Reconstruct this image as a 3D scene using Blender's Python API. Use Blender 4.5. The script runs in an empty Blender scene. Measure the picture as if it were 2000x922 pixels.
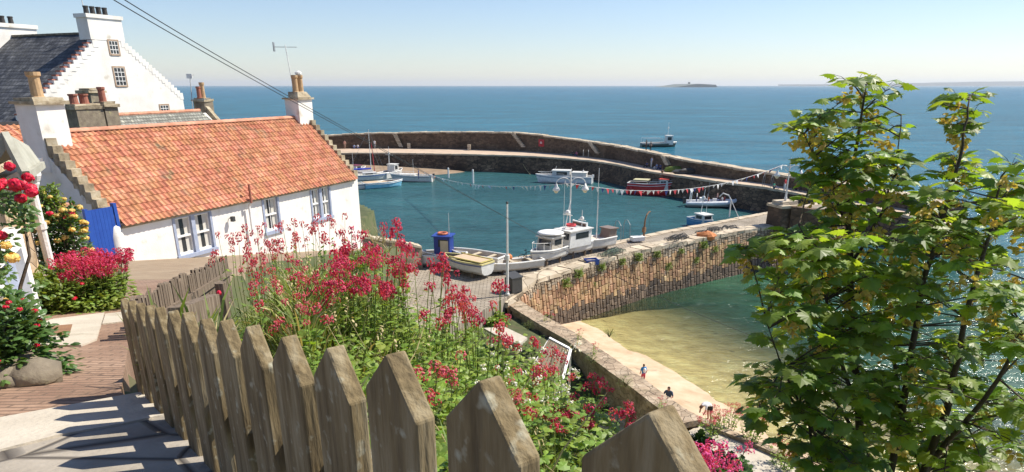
import bpy, math, random
from mathutils import Vector, Matrix, Quaternion, noise
rnd = random.Random(7)
V = Vector
SC = bpy.context.scene
COL = SC.collection
# ------------------------------------------------------------------ camera, sky, sun, exposure
CAM_Z = 15.0
cam_d = bpy.data.cameras.new('camera'); cam = bpy.data.objects.new('camera', cam_d); COL.objects.link(cam)
cam.location = (0, 0, CAM_Z); cam.rotation_euler = (math.radians(90 - 20.56), 0, 0)
cam_d.sensor_width = 36; cam_d.lens = 24.0; cam_d.shift_y = 0.103
cam_d.clip_start = 0.05; cam_d.clip_end = 60000
SC.camera = cam
SUN_ELEV = math.radians(50); SUN_AZ = math.atan2(0.945, 0.325)     # clockwise from +Y
sunv = V((math.sin(SUN_AZ)*math.cos(SUN_ELEV), math.cos(SUN_AZ)*math.cos(SUN_ELEV), math.sin(SUN_ELEV)))
world = bpy.data.worlds.new('World'); SC.world = world; world.use_nodes = True
wn = world.node_tree; bg = wn.nodes['Background']
sky = wn.nodes.new('ShaderNodeTexSky'); sky.sky_type = 'NISHITA'; sky.sun_disc = False
sky.sun_elevation = SUN_ELEV; sky.sun_rotation = SUN_AZ
sky.air_density = 1.0; sky.dust_density = 0.15; sky.ozone_density = 2.5; sky.altitude = 0
tint = wn.nodes.new('ShaderNodeMixRGB'); tint.blend_type = 'MULTIPLY'; tint.inputs[0].default_value = 1; tint.inputs[2].default_value = (.95, .965, 1.07, 1)
wn.links.new(sky.outputs[0], tint.inputs[1]); wn.links.new(tint.outputs[0], bg.inputs[0]); bg.inputs[1].default_value = 0.078
sl = bpy.data.lights.new('sun', 'SUN'); sl.energy = 4.4; sl.angle = math.radians(0.5); sl.color = (1, 0.93, 0.80)
so = bpy.data.objects.new('sun', sl); COL.objects.link(so); so.location = (20, 0, 60)
so.rotation_euler = sunv.to_track_quat('Z', 'Y').to_euler()
vs = SC.view_settings; vs.view_transform = 'Standard'; vs.look = 'None'; vs.gamma = 1; vs.use_curve_mapping = False
vs.exposure = 0.78

# ------------------------------------------------------------------ helpers
FOC, SN, CS = 1333.0, 0.3512, 0.9363
def ray(x, y):
    cx = (x-1000)/FOC; cy = (667-y)/FOC
    return V((cx, CS+cy*SN, -SN+cy*CS))
def P(x, y, z=None, t=None):
    d = ray(x, y)
    if t is None: t = (z-CAM_Z)/d.z
    return V((0, 0, CAM_Z)) + d*t
def lerp(a, b, f): return a+(b-a)*f
def pl(xs, ys, x):
    if x <= xs[0]: return ys[0]
    for i in range(1, len(xs)):
        if x <= xs[i]: return lerp(ys[i-1], ys[i], (x-xs[i-1])/(xs[i]-xs[i-1]))
    return ys[-1]
def basis(d, n=V((0, 0, 1))):
    d = d.normalized(); s = d.cross(n)
    if s.length < 1e-4: s = d.cross(V((1, 0, 0)))
    s.normalize(); u = s.cross(d)
    return d, s, u

class MB:
    def __init__(s): s.v = []; s.f = []; s.m = []; s.cm = 0
    def add(s, vs_, fs):
        o = len(s.v); s.v += [tuple(p) for p in vs_]; s.f += [tuple(o+i for i in f) for f in fs]; s.m += [s.cm]*len(fs); return s
    def box(s, x0, x1, y0, y1, z0, z1, j=0):
        vs_ = [(x, y, z) for z in (z0, z1) for y in (y0, y1) for x in (x0, x1)]
        if j: vs_ = [(a+rnd.uniform(-j, j), b+rnd.uniform(-j, j), c+rnd.uniform(-j, j)) for a, b, c in vs_]
        return s.add(vs_, [(0, 2, 3, 1), (4, 5, 7, 6), (0, 1, 5, 4), (2, 6, 7, 3), (0, 4, 6, 2), (1, 3, 7, 5)])
    def obox(s, c, ax, ay, az, j=0):      # centre and three half-axis vectors
        vs_ = [c+ax*i+ay*k+az*l for l in (-1, 1) for k in (-1, 1) for i in (-1, 1)]
        if j: vs_ = [p+V((rnd.uniform(-j, j), rnd.uniform(-j, j), rnd.uniform(-j, j))) for p in vs_]
        return s.add(vs_, [(0, 2, 3, 1), (4, 5, 7, 6), (0, 1, 5, 4), (2, 6, 7, 3), (0, 4, 6, 2), (1, 3, 7, 5)])
    def bar(s, a, b, w, h=None, up=V((0, 0, 1))):
        a = V(a); b = V(b); h = h or w; d, sd, u = basis(b-a, up)
        return s.obox((a+b)/2, (b-a)/2, sd*w/2, u*h/2)
    def stone(s, c, ax, ay, az, j, inset=.22):
        # block with a worn, rounded outer face; ay points outward
        bk = [c+ax*i+az*l for i, l in ((-1, -1), (1, -1), (1, 1), (-1, 1))]; md = [p+ay*.55 for p in bk]
        fr = [c+ay+ax*i*(1-inset)+az*l*(1-inset*.6)+V((rnd.uniform(-j, j), rnd.uniform(-j, j), rnd.uniform(-j, j))) for i, l in ((-1, -1), (1, -1), (1, 1), (-1, 1))]
        return s.add(bk+md+fr, [(8, 9, 10, 11)]+[(4+k, 4+(k+1) % 4, 8+(k+1) % 4, 8+k) for k in range(4)]+[(k, (k+1) % 4, 4+(k+1) % 4, 4+k) for k in range(4)])
    def prism(s, poly, ext):              # planar polygon (3D points) extruded by vector
        n = len(poly); ext = V(ext)
        vs_ = [V(p) for p in poly]+[V(p)+ext for p in poly]
        return s.add(vs_, [tuple(range(n))[::-1], tuple(range(n, 2*n))]+[(i, (i+1) % n, n+(i+1) % n, n+i) for i in range(n)])
    def tube(s, pts, r, n=6, cap=True):
        pts = [V(p) for p in pts]; rs = r if isinstance(r, (list, tuple)) else [r]*len(pts)
        o = []; ref = None
        for i, p in enumerate(pts):
            d = (pts[min(i+1, len(pts)-1)]-pts[max(i-1, 0)])
            if d.length < 1e-6: d = V((0, 0, 1))
            d.normalize()
            if ref is None: ref = d.orthogonal().normalized()
            ref = (ref-d*ref.dot(d)).normalized(); b = d.cross(ref)
            for k in range(n):
                a = 2*math.pi*k/n; o.append(p+(ref*math.cos(a)+b*math.sin(a))*rs[i])
        fs = [(i*n+k, i*n+(k+1) % n, (i+1)*n+(k+1) % n, (i+1)*n+k) for i in range(len(pts)-1) for k in range(n)]
        if cap: fs += [tuple(range(n))[::-1], tuple((len(pts)-1)*n+k for k in range(n))]
        return s.add(o, fs)
    def lathe(s, c, prof, n=12):          # prof: (radius, z)
        c = V(c); return s.tube([c+V((0, 0, z)) for r, z in prof], [max(r, .0005) for r, z in prof], n) if False else s._lathe(c, prof, n)
    def _lathe(s, c, prof, n):
        o = [c+V((max(r, .0004)*math.cos(2*math.pi*k/n), max(r, .0004)*math.sin(2*math.pi*k/n), z)) for r, z in prof for k in range(n)]
        m = len(prof)
        fs = [(i*n+k, i*n+(k+1) % n, (i+1)*n+(k+1) % n, (i+1)*n+k) for i in range(m-1) for k in range(n)]
        return s.add(o, fs+[tuple(range(n))[::-1], tuple((m-1)*n+k for k in range(n))])
    def ball(s, c, r, seg=8, rings=5, sq=(1, 1, 1), j=0):
        o = []; c = V(c)
        for i in range(rings+1):
            a = math.pi*i/rings
            for k in range(seg):
                b = 2*math.pi*k/seg; q = 1+rnd.uniform(-j, j)
                o.append(c+V((math.sin(a)*math.cos(b)*sq[0], math.sin(a)*math.sin(b)*sq[1], -math.cos(a)*sq[2]))*r*q)
        return s.add(o, [(i*seg+k, i*seg+(k+1) % seg, (i+1)*seg+(k+1) % seg, (i+1)*seg+k) for i in range(rings) for k in range(seg)])
    def mesh(s, name, mats, smooth=False, inv=None):
        me = bpy.data.meshes.new(name)
        vv = [inv @ V(p) for p in s.v] if inv else s.v
        me.from_pydata([tuple(p) for p in vv], [], s.f)
        for m_ in (mats if isinstance(mats, (list, tuple)) else [mats]): me.materials.append(m_)
        if len(me.materials) > 1: me.polygons.foreach_set('material_index', s.m)
        if smooth: me.polygons.foreach_set('use_smooth', [True]*len(me.polygons))
        me.update(); return me
    def build(s, name, mats, parent=None, smooth=False, world=False):
        inv = None
        if world and parent is not None: inv = WM[parent.name].inverted()
        o = bpy.data.objects.new(name, s.mesh(name, mats, smooth, inv)); COL.objects.link(o)
        if parent is not None:
            o.parent = parent; WM[o.name] = WM[parent.name]
        return o
WM = {}
def tag(o, label=None, cat=None, group=None, kind=None):
    if label: o['label'] = label
    if cat: o['category'] = cat
    if group: o['group'] = group
    if kind: o['kind'] = kind
    return o
def thing(name, label, cat, loc=(0, 0, 0), rz=0, group=None):
    o = bpy.data.objects.new(name, None); COL.objects.link(o); o.location = loc; o.rotation_euler = (0, 0, rz)
    o.empty_display_size = .3
    WM[o.name] = Matrix.Translation(V(loc)) @ Matrix.Rotation(rz, 4, 'Z')
    return tag(o, label, cat, group)
def copy_tree(o, loc=None, rz=None, label=None, parent=None, scale=None):
    c = o.copy(); COL.objects.link(c)
    if parent is not None: c.parent = parent
    for ch in list(o.children): copy_tree(ch, parent=c)
    if loc is not None: c.location = loc
    if rz is not None: c.rotation_euler = (0, 0, rz)
    if scale: c.scale = scale
    if label: c['label'] = label
    return c

# ------------------------------------------------------------------ materials
def pm(name, cols, scale=3.0, rough=.8, bump=0, bscale=30, island=0, stretch=(1, 1, 1), metal=0, spec=.5, detail=5, trans=0, hue=0, tex=None, coord='Object', patch=None):
    m = bpy.data.materials.new(name); m.use_nodes = True; nt = m.node_tree; N = nt.nodes; L = nt.links
    b = N['Principled BSDF']; b.inputs['Roughness'].default_value = rough; b.inputs['Metallic'].default_value = metal
    b.inputs['Specular IOR Level'].default_value = spec
    tc = N.new('ShaderNodeTexCoord'); mp = N.new('ShaderNodeMapping'); L.new(tc.outputs[coord], mp.inputs[0]); mp.inputs['Scale'].default_value = stretch
    if isinstance(cols[0], (int, float)): cols = [cols]
    if len(cols) == 1: c = cols[0]; cols = [tuple(x*.88 for x in c), tuple(min(1, x*1.1) for x in c)]
    nz = N.new('ShaderNodeTexNoise'); nz.inputs['Scale'].default_value = scale; nz.inputs['Detail'].default_value = detail; nz.inputs['Roughness'].default_value = .62
    L.new(mp.outputs[0], nz.inputs[0])
    rp = N.new('ShaderNodeValToRGB'); L.new(nz.outputs[0], rp.inputs[0]); e = rp.color_ramp.elements
    n = len(cols); pos = [.32+.36*i/(n-1) for i in range(n)]
    e[0].position = pos[0]; e[0].color = (*cols[0], 1); e[1].position = pos[-1]; e[1].color = (*cols[-1], 1)
    for i in range(1, n-1): q = e.new(pos[i]); q.color = (*cols[i], 1)
    out = rp.outputs[0]
    if patch:                                     # second colour in blotches: (colour, scale, threshold)
        n2 = N.new('ShaderNodeTexNoise'); n2.inputs['Scale'].default_value = patch[1]; n2.inputs['Detail'].default_value = 6; L.new(tc.outputs[coord], n2.inputs[0])
        mr = N.new('ShaderNodeMapRange'); mr.inputs[1].default_value = patch[2]; mr.inputs[2].default_value = patch[2]+.12; L.new(n2.outputs[0], mr.inputs[0])
        mx = N.new('ShaderNodeMixRGB'); L.new(mr.outputs[0], mx.inputs[0]); L.new(out, mx.inputs[1]); mx.inputs[2].default_value = (*patch[0], 1); out = mx.outputs[0]
    if island or hue:
        g = N.new('ShaderNodeNewGeometry'); hs = N.new('ShaderNodeHueSaturation')
        m1 = N.new('ShaderNodeMapRange'); m1.inputs[3].default_value = 1-island; m1.inputs[4].default_value = 1+island
        L.new(g.outputs['Random Per Island'], m1.inputs[0]); L.new(m1.outputs[0], hs.inputs['Value'])
        if hue:
            w = N.new('ShaderNodeTexWhiteNoise'); w.noise_dimensions = '1D'; L.new(g.outputs['Random Per Island'], w.inputs['W'])
            m2 = N.new('ShaderNodeMapRange'); m2.inputs[3].default_value = .5-hue; m2.inputs[4].default_value = .5+hue
            L.new(w.outputs['Value'], m2.inputs[0]); L.new(m2.outputs[0], hs.inputs['Hue'])
        L.new(out, hs.inputs['Color']); out = hs.outputs[0]
    hgt = None
    if tex:                                       # stone / slate courses: (w, h, mortar, mortar_colour, vertical axis swap)
        out, hgt = tex(nt, tc.outputs[coord], out)
    L.new(out, b.inputs['Base Color'])
    if bump:
        n3 = N.new('ShaderNodeTexNoise'); n3.inputs['Scale'].default_value = bscale; n3.inputs['Detail'].default_value = 6; L.new(mp.outputs[0], n3.inputs[0])
        bp = N.new('ShaderNodeBump'); bp.inputs['Strength'].default_value = bump; bp.inputs['Distance'].default_value = .02
        h = n3.outputs[0]
        if hgt is not None:
            ad = N.new('ShaderNodeMath'); ad.operation = 'MULTIPLY_ADD'; L.new(hgt, ad.inputs[0]); ad.inputs[1].default_value = 2.5; L.new(h, ad.inputs[2]); h = ad.outputs[0]
        L.new(h, bp.inputs['Height']); L.new(bp.outputs[0], b.inputs['Normal'])
    if trans:
        tr = N.new('ShaderNodeBsdfTranslucent'); mx = N.new('ShaderNodeMixShader'); mx.inputs[0].default_value = trans
        gm = N.new('ShaderNodeMixRGB'); gm.blend_type = 'MULTIPLY'; gm.inputs[0].default_value = 1; L.new(out, gm.inputs[1]); gm.inputs[2].default_value = (1.9, 1.7, .6, 1)
        L.new(gm.outputs[0], tr.inputs[0]); L.new(b.outputs[0], mx.inputs[1]); L.new(tr.outputs[0], mx.inputs[2]); L.new(mx.outputs[0], N['Material Output'].inputs[0])
    return m
def cells(scale, sx=1, sz=1, mortar=(.05, .04, .035), width=.06, varv=.45, dist=.0):
    """rubble stones: voronoi cells with dark joints; scale = stones per metre"""
    def f(nt, co, col):
        N = nt.nodes; L = nt.links
        mp = N.new('ShaderNodeMapping'); mp.inputs['Scale'].default_value = (sx, sx, sz); L.new(co, mp.inputs[0])
        vo = N.new('ShaderNodeTexVoronoi'); vo.inputs['Scale'].default_value = scale; L.new(mp.outputs[0], vo.inputs['Vector'])
        ve = N.new('ShaderNodeTexVoronoi'); ve.feature = 'DISTANCE_TO_EDGE'; ve.inputs['Scale'].default_value = scale; L.new(mp.outputs[0], ve.inputs['Vector'])
        sep = N.new('ShaderNodeSeparateColor'); L.new(vo.outputs['Color'], sep.inputs[0])
        hs = N.new('ShaderNodeHueSaturation'); m1 = N.new('ShaderNodeMapRange'); m1.inputs[3].default_value = 1-varv; m1.inputs[4].default_value = 1+varv
        L.new(sep.outputs[0], m1.inputs[0]); L.new(m1.outputs[0], hs.inputs['Value']); L.new(col, hs.inputs['Color'])
        m2 = N.new('ShaderNodeMapRange'); m2.inputs[1].default_value = 0; m2.inputs[2].default_value = width; L.new(ve.outputs[0], m2.inputs[0])
        mx = N.new('ShaderNodeMixRGB'); L.new(m2.outputs[0], mx.inputs[0]); mx.inputs[1].default_value = (*mortar, 1); L.new(hs.outputs[0], mx.inputs[2])
        return mx.outputs[0], m2.outputs[0]
    return f
def courses(w, h, mortar=(.05, .05, .05), size=.012, swap=None, var=.35, off=.5):
    """regular courses (slates, bricks, setts) laid in the object's own axes; swap = (u axis, v axis)"""
    def f(nt, co, col):
        N = nt.nodes; L = nt.links; sp = N.new('ShaderNodeSeparateXYZ'); L.new(co, sp.inputs[0]); cb = N.new('ShaderNodeCombineXYZ')
        a, b_ = swap or (0, 2); L.new(sp.outputs[a], cb.inputs[0]); L.new(sp.outputs[b_], cb.inputs[1])
        br = N.new('ShaderNodeTexBrick'); L.new(cb.outputs[0], br.inputs['Vector']); br.inputs['Scale'].default_value = 1; br.offset = off
        br.inputs['Brick Width'].default_value = w; br.inputs['Row Height'].default_value = h; br.inputs['Mortar Size'].default_value = size; br.inputs['Mortar Smooth'].default_value = .3
        br.inputs['Color1'].default_value = (1-var,)*3+(1,); br.inputs['Color2'].default_value = (1+var,)*3+(1,); br.inputs['Mortar'].default_value = (1, 1, 1, 1)
        mu = N.new('ShaderNodeMixRGB'); mu.blend_type = 'MULTIPLY'; mu.inputs[0].default_value = 1; L.new(col, mu.inputs[1]); L.new(br.outputs['Color'], mu.inputs[2])
        mx = N.new('ShaderNodeMixRGB'); L.new(br.outputs['Fac'], mx.inputs[0]); L.new(mu.outputs[0], mx.inputs[1]); mx.inputs[2].default_value = (*mortar, 1)
        iv = N.new('ShaderNodeMath'); iv.operation = 'SUBTRACT'; iv.inputs[0].default_value = 1; L.new(br.outputs['Fac'], iv.inputs[1])
        return mx.outputs[0], iv.outputs[0]
    return f

M = {}
M['white_wall'] = pm('white_wall', [(.68, .65, .60), (.80, .78, .75)], 1.2, .85, .4, 18, patch=((.52, .48, .41), 1.5, .62))
M['white_paint'] = pm('white_paint', (.8, .79, .77), 4, .45)
M['blue_trim'] = pm('blue_trim', [(.27, .32, .44), (.36, .40, .51)], 8, .55, .1, 40)
M['blue_gate'] = pm('blue_gate', [(.005, .05, .30), (.01, .07, .36)], 3, .5, .08, 30)
M['tile'] = pm('tile', [(.36, .135, .065), (.47, .19, .10), (.57, .27, .165)], 2.0, .82, .35, 60, island=.2, hue=.012, patch=((.20, .15, .09), 1.1, .60))
M['ridge_tile'] = pm('ridge_tile', [(.45, .19, .11), (.6, .3, .2)], 3, .85, .2, 50, island=.15)
M['slate'] = pm('slate', [(.035, .037, .045), (.075, .077, .085), (.14, .14, .14)], 1.6, .7, .4, 30, tex=courses(.3, .2, (.012, .012, .014), .018, (1, 2), .4))
M['grey_slate'] = pm('grey_slate', [(.16, .16, .14), (.25, .25, .22)], 3, .85, .4, 30, patch=((.34, .33, .26), 3, .58), tex=courses(.25, .16, (.06, .06, .05), .02, (0, 2), .3))
M['skew'] = pm('skew_stone', [(.18, .14, .09), (.33, .27, .18), (.42, .37, .28)], 4, .9, .5, 30, island=.25)
M['stone_sand'] = pm('stone_sand', [(.33, .21, .11), (.46, .33, .20), (.55, .43, .29)], 2.2, .9, .5, 18, tex=cells(3.2, 1, 1.6, (.40, .32, .22), .05, .25))
M['chim_stone'] = pm('chimney_stone', [(.12, .10, .075), (.20, .165, .12), (.28, .24, .17)], 2.6, .92, .5, 22, patch=((.33, .30, .16), 5, .62))
M['pot_buff'] = pm('pot_buff', [(.38, .24, .12), (.50, .34, .19)], 6, .8, .1)
M['pot_red'] = pm('pot_red', [(.26, .09, .06), (.36, .14, .09)], 6, .8, .1)
M['pot_black'] = pm('pot_black', (.035, .032, .03), 6, .7)
M['glass'] = pm('window_glass', (.03, .035, .04), 2, .08)
M['curtain'] = pm('curtain', (.55, .53, .48), 12, .9, .1, 20, stretch=(6, 6, .6))
M['margin'] = pm('stone_margin', [(.30, .20, .13), (.42, .31, .22)], 5, .9, .2)
M['lane'] = pm('lane_brick', [(.22, .13, .088), (.30, .19, .13), (.37, .25, .18)], 1.3, .92, .5, 24, patch=((.34, .25, .17), .5, .55), tex=courses(.22, .06, (.17, .11, .075), .010, (0, 1), .10))
M['lane_tar'] = pm('lane_tar', [(.25, .18, .115), (.33, .25, .165)], 2.0, .95, .5, 30, patch=((.22, .17, .11), 3, .6))
M['concrete'] = pm('concrete', [(.42, .37, .30), (.53, .48, .40)], 2.5, .92, .35, 40, patch=((.33, .29, .22), 2.0, .62))
M['flag'] = pm('flagstone', [(.24, .21, .17), (.36, .32, .27)], 3, .92, .4, 25, tex=cells(1.6, 1, .01, (.06, .05, .042), .03, .2))
M['hood'] = pm('lead_hood', [(.30, .29, .23), (.42, .41, .34)], 5, .7, .2)
M['rust'] = pm('rust_cover', [(.18, .09, .045), (.26, .14, .07)], 9, .9, .2)
M['wood_fence'] = pm('wood_fence', [(.10, .070, .032), (.19, .14, .068), (.30, .245, .15)], 9, .9, .6, 16, island=.12, stretch=(2.6, 2.6, .35), patch=((.36, .34, .25), 26, .60))
M['wood_old'] = pm('wood_old', [(.075, .052, .035), (.15, .11, .075), (.24, .19, .14)], 9, .92, .5, 16, island=.3, stretch=(3, 3, .35))
M['soil'] = pm('soil', [(.035, .045, .015), (.07, .085, .03), (.10, .09, .045)], 1.6, .95, .4, 12)
M['sand'] = pm('sand', [(.42, .30, .19), (.53, .39, .26), (.59, .47, .34)], .8, .95, .4, 30, patch=((.16, .10, .06), .9, .66))
M['mud'] = pm('harbour_mud', [(.20, .135, .085), (.32, .235, .16)], .5, .8, .4, 6)
M['wall_dark'] = pm('harbour_rubble', [(.065, .040, .024), (.12, .078, .048), (.20, .14, .085)], .18, .92, .9, 3, tex=cells(1.5, 1, 1.7, (.022, .016, .012), .09, .5))
M['wall_upper'] = pm('parapet_rubble', [(.075, .045, .028), (.125, .08, .05), (.16, .11, .07)], .25, .92, .8, 3, tex=cells(1.9, 1, 1.8, (.045, .034, .024), .05, .35))
M['coping'] = pm('coping_stone', [(.42, .34, .24), (.55, .47, .36)], .9, .92, .4, 8, tex=cells(.9, 1, 1, (.16, .12, .08), .03, .15))
M['walkway'] = pm('walkway_stone', [(.42, .31, .23), (.54, .42, .32)], .5, .93, .4, 8, patch=((.32, .25, .18), .35, .6))
M['quay'] = pm('quay_paving', [(.24, .20, .15), (.33, .28, .22), (.38, .33, .27)], .7, .93, .4, 12, tex=courses(.45, .22, (.13, .105, .08), .03, (0, 1), .16))
M['edge'] = pm('quay_edge', [(.42, .34, .24), (.54, .45, .34)], 1.2, .9, .4, 12)
M['stone_blk'] = pm('pier_stone', [(.22, .13, .07), (.36, .22, .12), (.46, .32, .19)], 1.3, .9, .6, 14, island=.32, hue=.014)
M['stone_wet'] = pm('pier_stone_wet', [(.055, .04, .03), (.11, .075, .05), (.17, .12, .08)], 1.3, .7, .6, 14, island=.34)
M['stone_top'] = pm('pier_stone_top', [(.20, .15, .10), (.30, .235, .165), (.40, .33, .25)], 1.3, .92, .6, 14, island=.25)
M['joint'] = pm('pier_joint', (.11, .078, .052), 3, .95, .4, 12)
M['seawall'] = pm('seawall_rubble', [(.24, .175, .12), (.37, .28, .195), (.47, .38, .28)], 1.4, .93, .8, 9, patch=((.20, .16, .10), 1.3, .56), tex=cells(2.9, 1, 1.4, (.19, .14, .095), .035, .16))
M['metal_white'] = pm('metal_white', (.72, .71, .68), 5, .45)
M['metal_dark'] = pm('metal_dark', (.045, .045, .045), 5, .5)
M['metal_grey'] = pm('metal_grey', (.28, .29, .30), 5, .4, metal=.4)
M['cable'] = pm('cable_black', (.015, .017, .02), 5, .6)
M['leaf'] = pm('sycamore_leaf', [(.09, .165, .024), (.155, .25, .034), (.25, .34, .055)], 1.4, .46, island=.34, hue=.02, trans=.5, spec=.55)
M['key'] = pm('sycamore_keys', [(.46, .38, .09), (.60, .46, .16)], 2, .6, island=.25, hue=.02, trans=.3)
M['bark'] = pm('bark', [(.045, .032, .022), (.10, .07, .045)], 14, .9, .5, 30)
M['herb'] = pm('herb_leaf', [(.14, .22, .028), (.20, .30, .042), (.27, .37, .065)], 1.2, .5, island=.3, hue=.02, trans=.38)
M['grass'] = pm('grass_blade', [(.13, .20, .04), (.21, .27, .07)], 1, .6, island=.35, hue=.02, trans=.3)
M['straw'] = pm('straw', [(.42, .34, .17), (.55, .46, .26)], 2, .7, island=.25, trans=.15)
M['red_fl'] = pm('valerian_red', [(.38, .015, .075), (.52, .035, .12), (.60, .10, .18)], 9, .6, island=.35, trans=.3)
M['red_fl2'] = pm('valerian_coral', [(.50, .05, .10), (.62, .15, .20)], 3, .6, island=.2, trans=.3)
M['pink_fl'] = pm('valerian_pink', [(.60, .06, .26), (.70, .14, .38)], 3, .6, island=.2, trans=.3)
M['rose_red'] = pm('rose_red', [(.55, .005, .03), (.68, .02, .07)], 6, .5, island=.3, trans=.2)
M['rose_yel'] = pm('rose_yellow', [(.72, .48, .10), (.80, .62, .22)], 6, .5, island=.15, trans=.2)
M['rose_white'] = pm('small_white_flower', (.75, .74, .68), 6, .5, trans=.2)
M['dleaf'] = pm('shrub_leaf', [(.055, .115, .025), (.10, .18, .045)], 2, .45, island=.3, hue=.015, trans=.25)
M['fleaf'] = pm('fresh_leaf', [(.12, .20, .03), (.20, .27, .05)], 2, .5, island=.3, hue=.02, trans=.3)
M['island'] = pm('far_island', [(.07, .10, .10), (.12, .14, .12)], .01, .9)

# ------------------------------------------------------------------ ground shapes
def zl(x, y): return 13.65+.0198*(x+1.7)-.2009*(y-2.5)      # the tilted lane plane
PIX = lambda pts, z: [P(x, y, z=z) for x, y in pts]
SW = [P(985, 590, z=2.8), P(1045, 628, z=2.75), P(1100, 660, z=2.7), P(1215, 742, z=2.65), P(1330, 830, z=2.6)]   # inland edge of sea wall
d_ = (SW[4]-SW[3]); d_.z = 0; d_.normalize()
SWALL = SW+[SW[4]+V((d_.x*3+1.2, d_.y*3, 0)), SW[4]+V((6.5, -9, 0)), SW[4]+V((16, -22, 0))]
def dwall(x, y):                                            # signed distance seaward of the wall line
    best = 1e9; sg = 1
    for a, b in zip(SWALL, SWALL[1:]):
        ab = V((b.x-a.x, b.y-a.y)); ap = V((x-a.x, y-a.y)); f = ap.dot(ab)/ab.dot(ab)
        if a is SWALL[0]: f = min(1, f)
        elif b is SWALL[-1]: f = max(0, f)
        else: f = max(0, min(1, f))
        q = ap-ab*f
        if q.length < abs(best): best = q.length*(1 if (ab.x*ap.y-ab.y*ap.x) > 0 else -1)
    return best
FP = [V((2.4, -2.5)), V((.108, .527)), V((-1.95, 3.26)), V((-3.0, 5.2)), V((-5.1, 11.8)), V((-7.0, 20)), V((-7.0, 60))]
def right_of_fence(x, y):
    ys = [p.y for p in FP]; xs = [p.x for p in FP]
    return x > pl(ys, xs, y)
def zland(x, y):
    a = zl(x, y)
    if right_of_fence(x, y):
        zg = 13.2-.40*(x+1.3)-.25*(y-3.3); zg = min(zg, a-.12)
        e = x-pl([p.y for p in FP], [p.x for p in FP], y)
        if e < 1.3 and 3.6 < y < 13.5: zg = min(zg, a-.12-.85*min(1, (1.3-e)/.5))
        q = .75*x+.66*y
        if q > 4.2: zg -= 1.05*(q-4.2)
        zg += .12*noise.noise(V((x*.9, y*.9, 0)))
        z = max(zg, .5+1.85*max(0, min(1, (y-27.5)/6)))
    else: z = max(a, 4.0)
    if y > 42 and x > -13: z = -2
    if dwall(x, y) > .1: z = -2
    return z
# land sheet
mb = MB(); X0, X1, Y0, Y1, st = -70, 16, -8, 74, .5
nx = int((X1-X0)/st)+1; ny = int((Y1-Y0)/st)+1
mb.add([(X0+i*st, Y0+j*st, zland(X0+i*st, Y0+j*st)) for j in range(ny) for i in range(nx)],
       [(j*nx+i, j*nx+i+1, (j+1)*nx+i+1, (j+1)*nx+i) for j in range(ny-1) for i in range(nx-1)])
tag(mb.build('garden_bank', M['soil'], smooth=True), kind='structure')
# lane sheets (tilted plane, so flat polygons)
def lane_poly(name, pts, lift, m):
    b = MB(); pp = [V((x, y, zl(x, y)+lift)) for x, y in pts]; b.prism([p-V((0, 0, .3)) for p in pp], (0, 0, .3)); return tag(b.build(name, m), kind='structure')
def LP(x, y):                                               # photo pixel on the lane plane
    d = ray(x, y); t = (13.65+.0198*1.7+.2009*2.5-CAM_Z)/(d.z-.0198*d.x+.2009*d.y); p = V((0, 0, CAM_Z))+d*t; return (p.x, p.y)
lane_poly('lane', [(-12, -4), (2.2, -2.9), (0.0, .5), (-2.05, 3.26), (-3.1, 5.2), (-5.2, 11.8), (-5.4, 12.6), (-12, 12.6)], .012, M['lane'])
lane_poly('upper_lane', [(-12, 12.6), (-5.4, 12.6), (-7.3, 20), (-7.6, 38), (-9, 38), (-16, 22), (-16, 12.6)], .014, M['lane_tar'])
c1, c2, c3, c4 = LP(-60, 858), LP(420, 758), LP(420, 840), LP(-60, 905)
lane_poly('concrete_strip', [LP(-60, 840), LP(0, 828), LP(150, 800), LP(285, 775), LP(420, 745), LP(420, 800), LP(250, 838), LP(120, 862), LP(0, 893), LP(-60, 905)][::-1], .032, M['concrete'])
lane_poly('flagstones', [LP(-60, 905), LP(0, 893), LP(120, 862), LP(250, 838), LP(420, 800), (2.2, -2.9), (-8, -4)][::-1], .022, M['flag'])
lane_poly('concrete_slab', [LP(106, 627), LP(205, 615), LP(190, 668), LP(160, 680), LP(60, 680), LP(60, 640)][::-1], .026, M['concrete'])
lane_poly('concrete_slab', [LP(207, 617), LP(330, 603), LP(330, 622), LP(201, 637)][::-1], .025, M['concrete'])
tag(lane_poly('drain_cover', [LP(104, 642), LP(143, 639), LP(137, 660), LP(100, 662)][::-1], .03, M['rust']), 'rusty brown drain cover set in the concrete slab by the house corner', 'drain cover')
bpy.data.objects['drain_cover'].pop('kind')

# ------------------------------------------------------------------ water, seabed, beach, harbour
WI = lambda x, xs, ys: pl(xs, ys, x)
BX = [560, 640, 700, 780, 900, 1000, 1050, 1100, 1150, 1200, 1270, 1330, 1400, 1500, 1600, 1700, 1780, 1860]
BI = [300, 299, 298.5, 299, 301, 303.5, 305.5, 309, 313, 320, 335, 343.5, 354, 366.5, 386, 405, 423, 440]      # walkway edge
BB = [292, 291, 289.5, 289.5, 291, 294.5, 297, 301, 306, 312, 326, 336, 346, 358.5, 378, 396, 410, 426]       # foot of the parapet
BT = [266, 264, 261, 259, 257.5, 258.5, 263, 270, 276.5, 284, 298, 311, 322, 338, 352, 368, 384, 402]         # parapet top
inner = [P(x, y, z=3.0) for x, y in zip(BX, BI)]
foot = [P(x, y, z=3.0) for x, y in zip(BX, BB)]
top = []
for x, y, f in zip(BX, BT, foot):
    d = ray(x, y); k = math.hypot(f.x, f.y)/math.hypot(d.x, d.y); top.append(V((f.x, f.y, CAM_Z+d.z*k)))
def strip(mb, a, b):
    n = len(a); return mb.add(list(a)+list(b), [(i, i+1, n+i+1, n+i) for i in range(n-1)])
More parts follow.
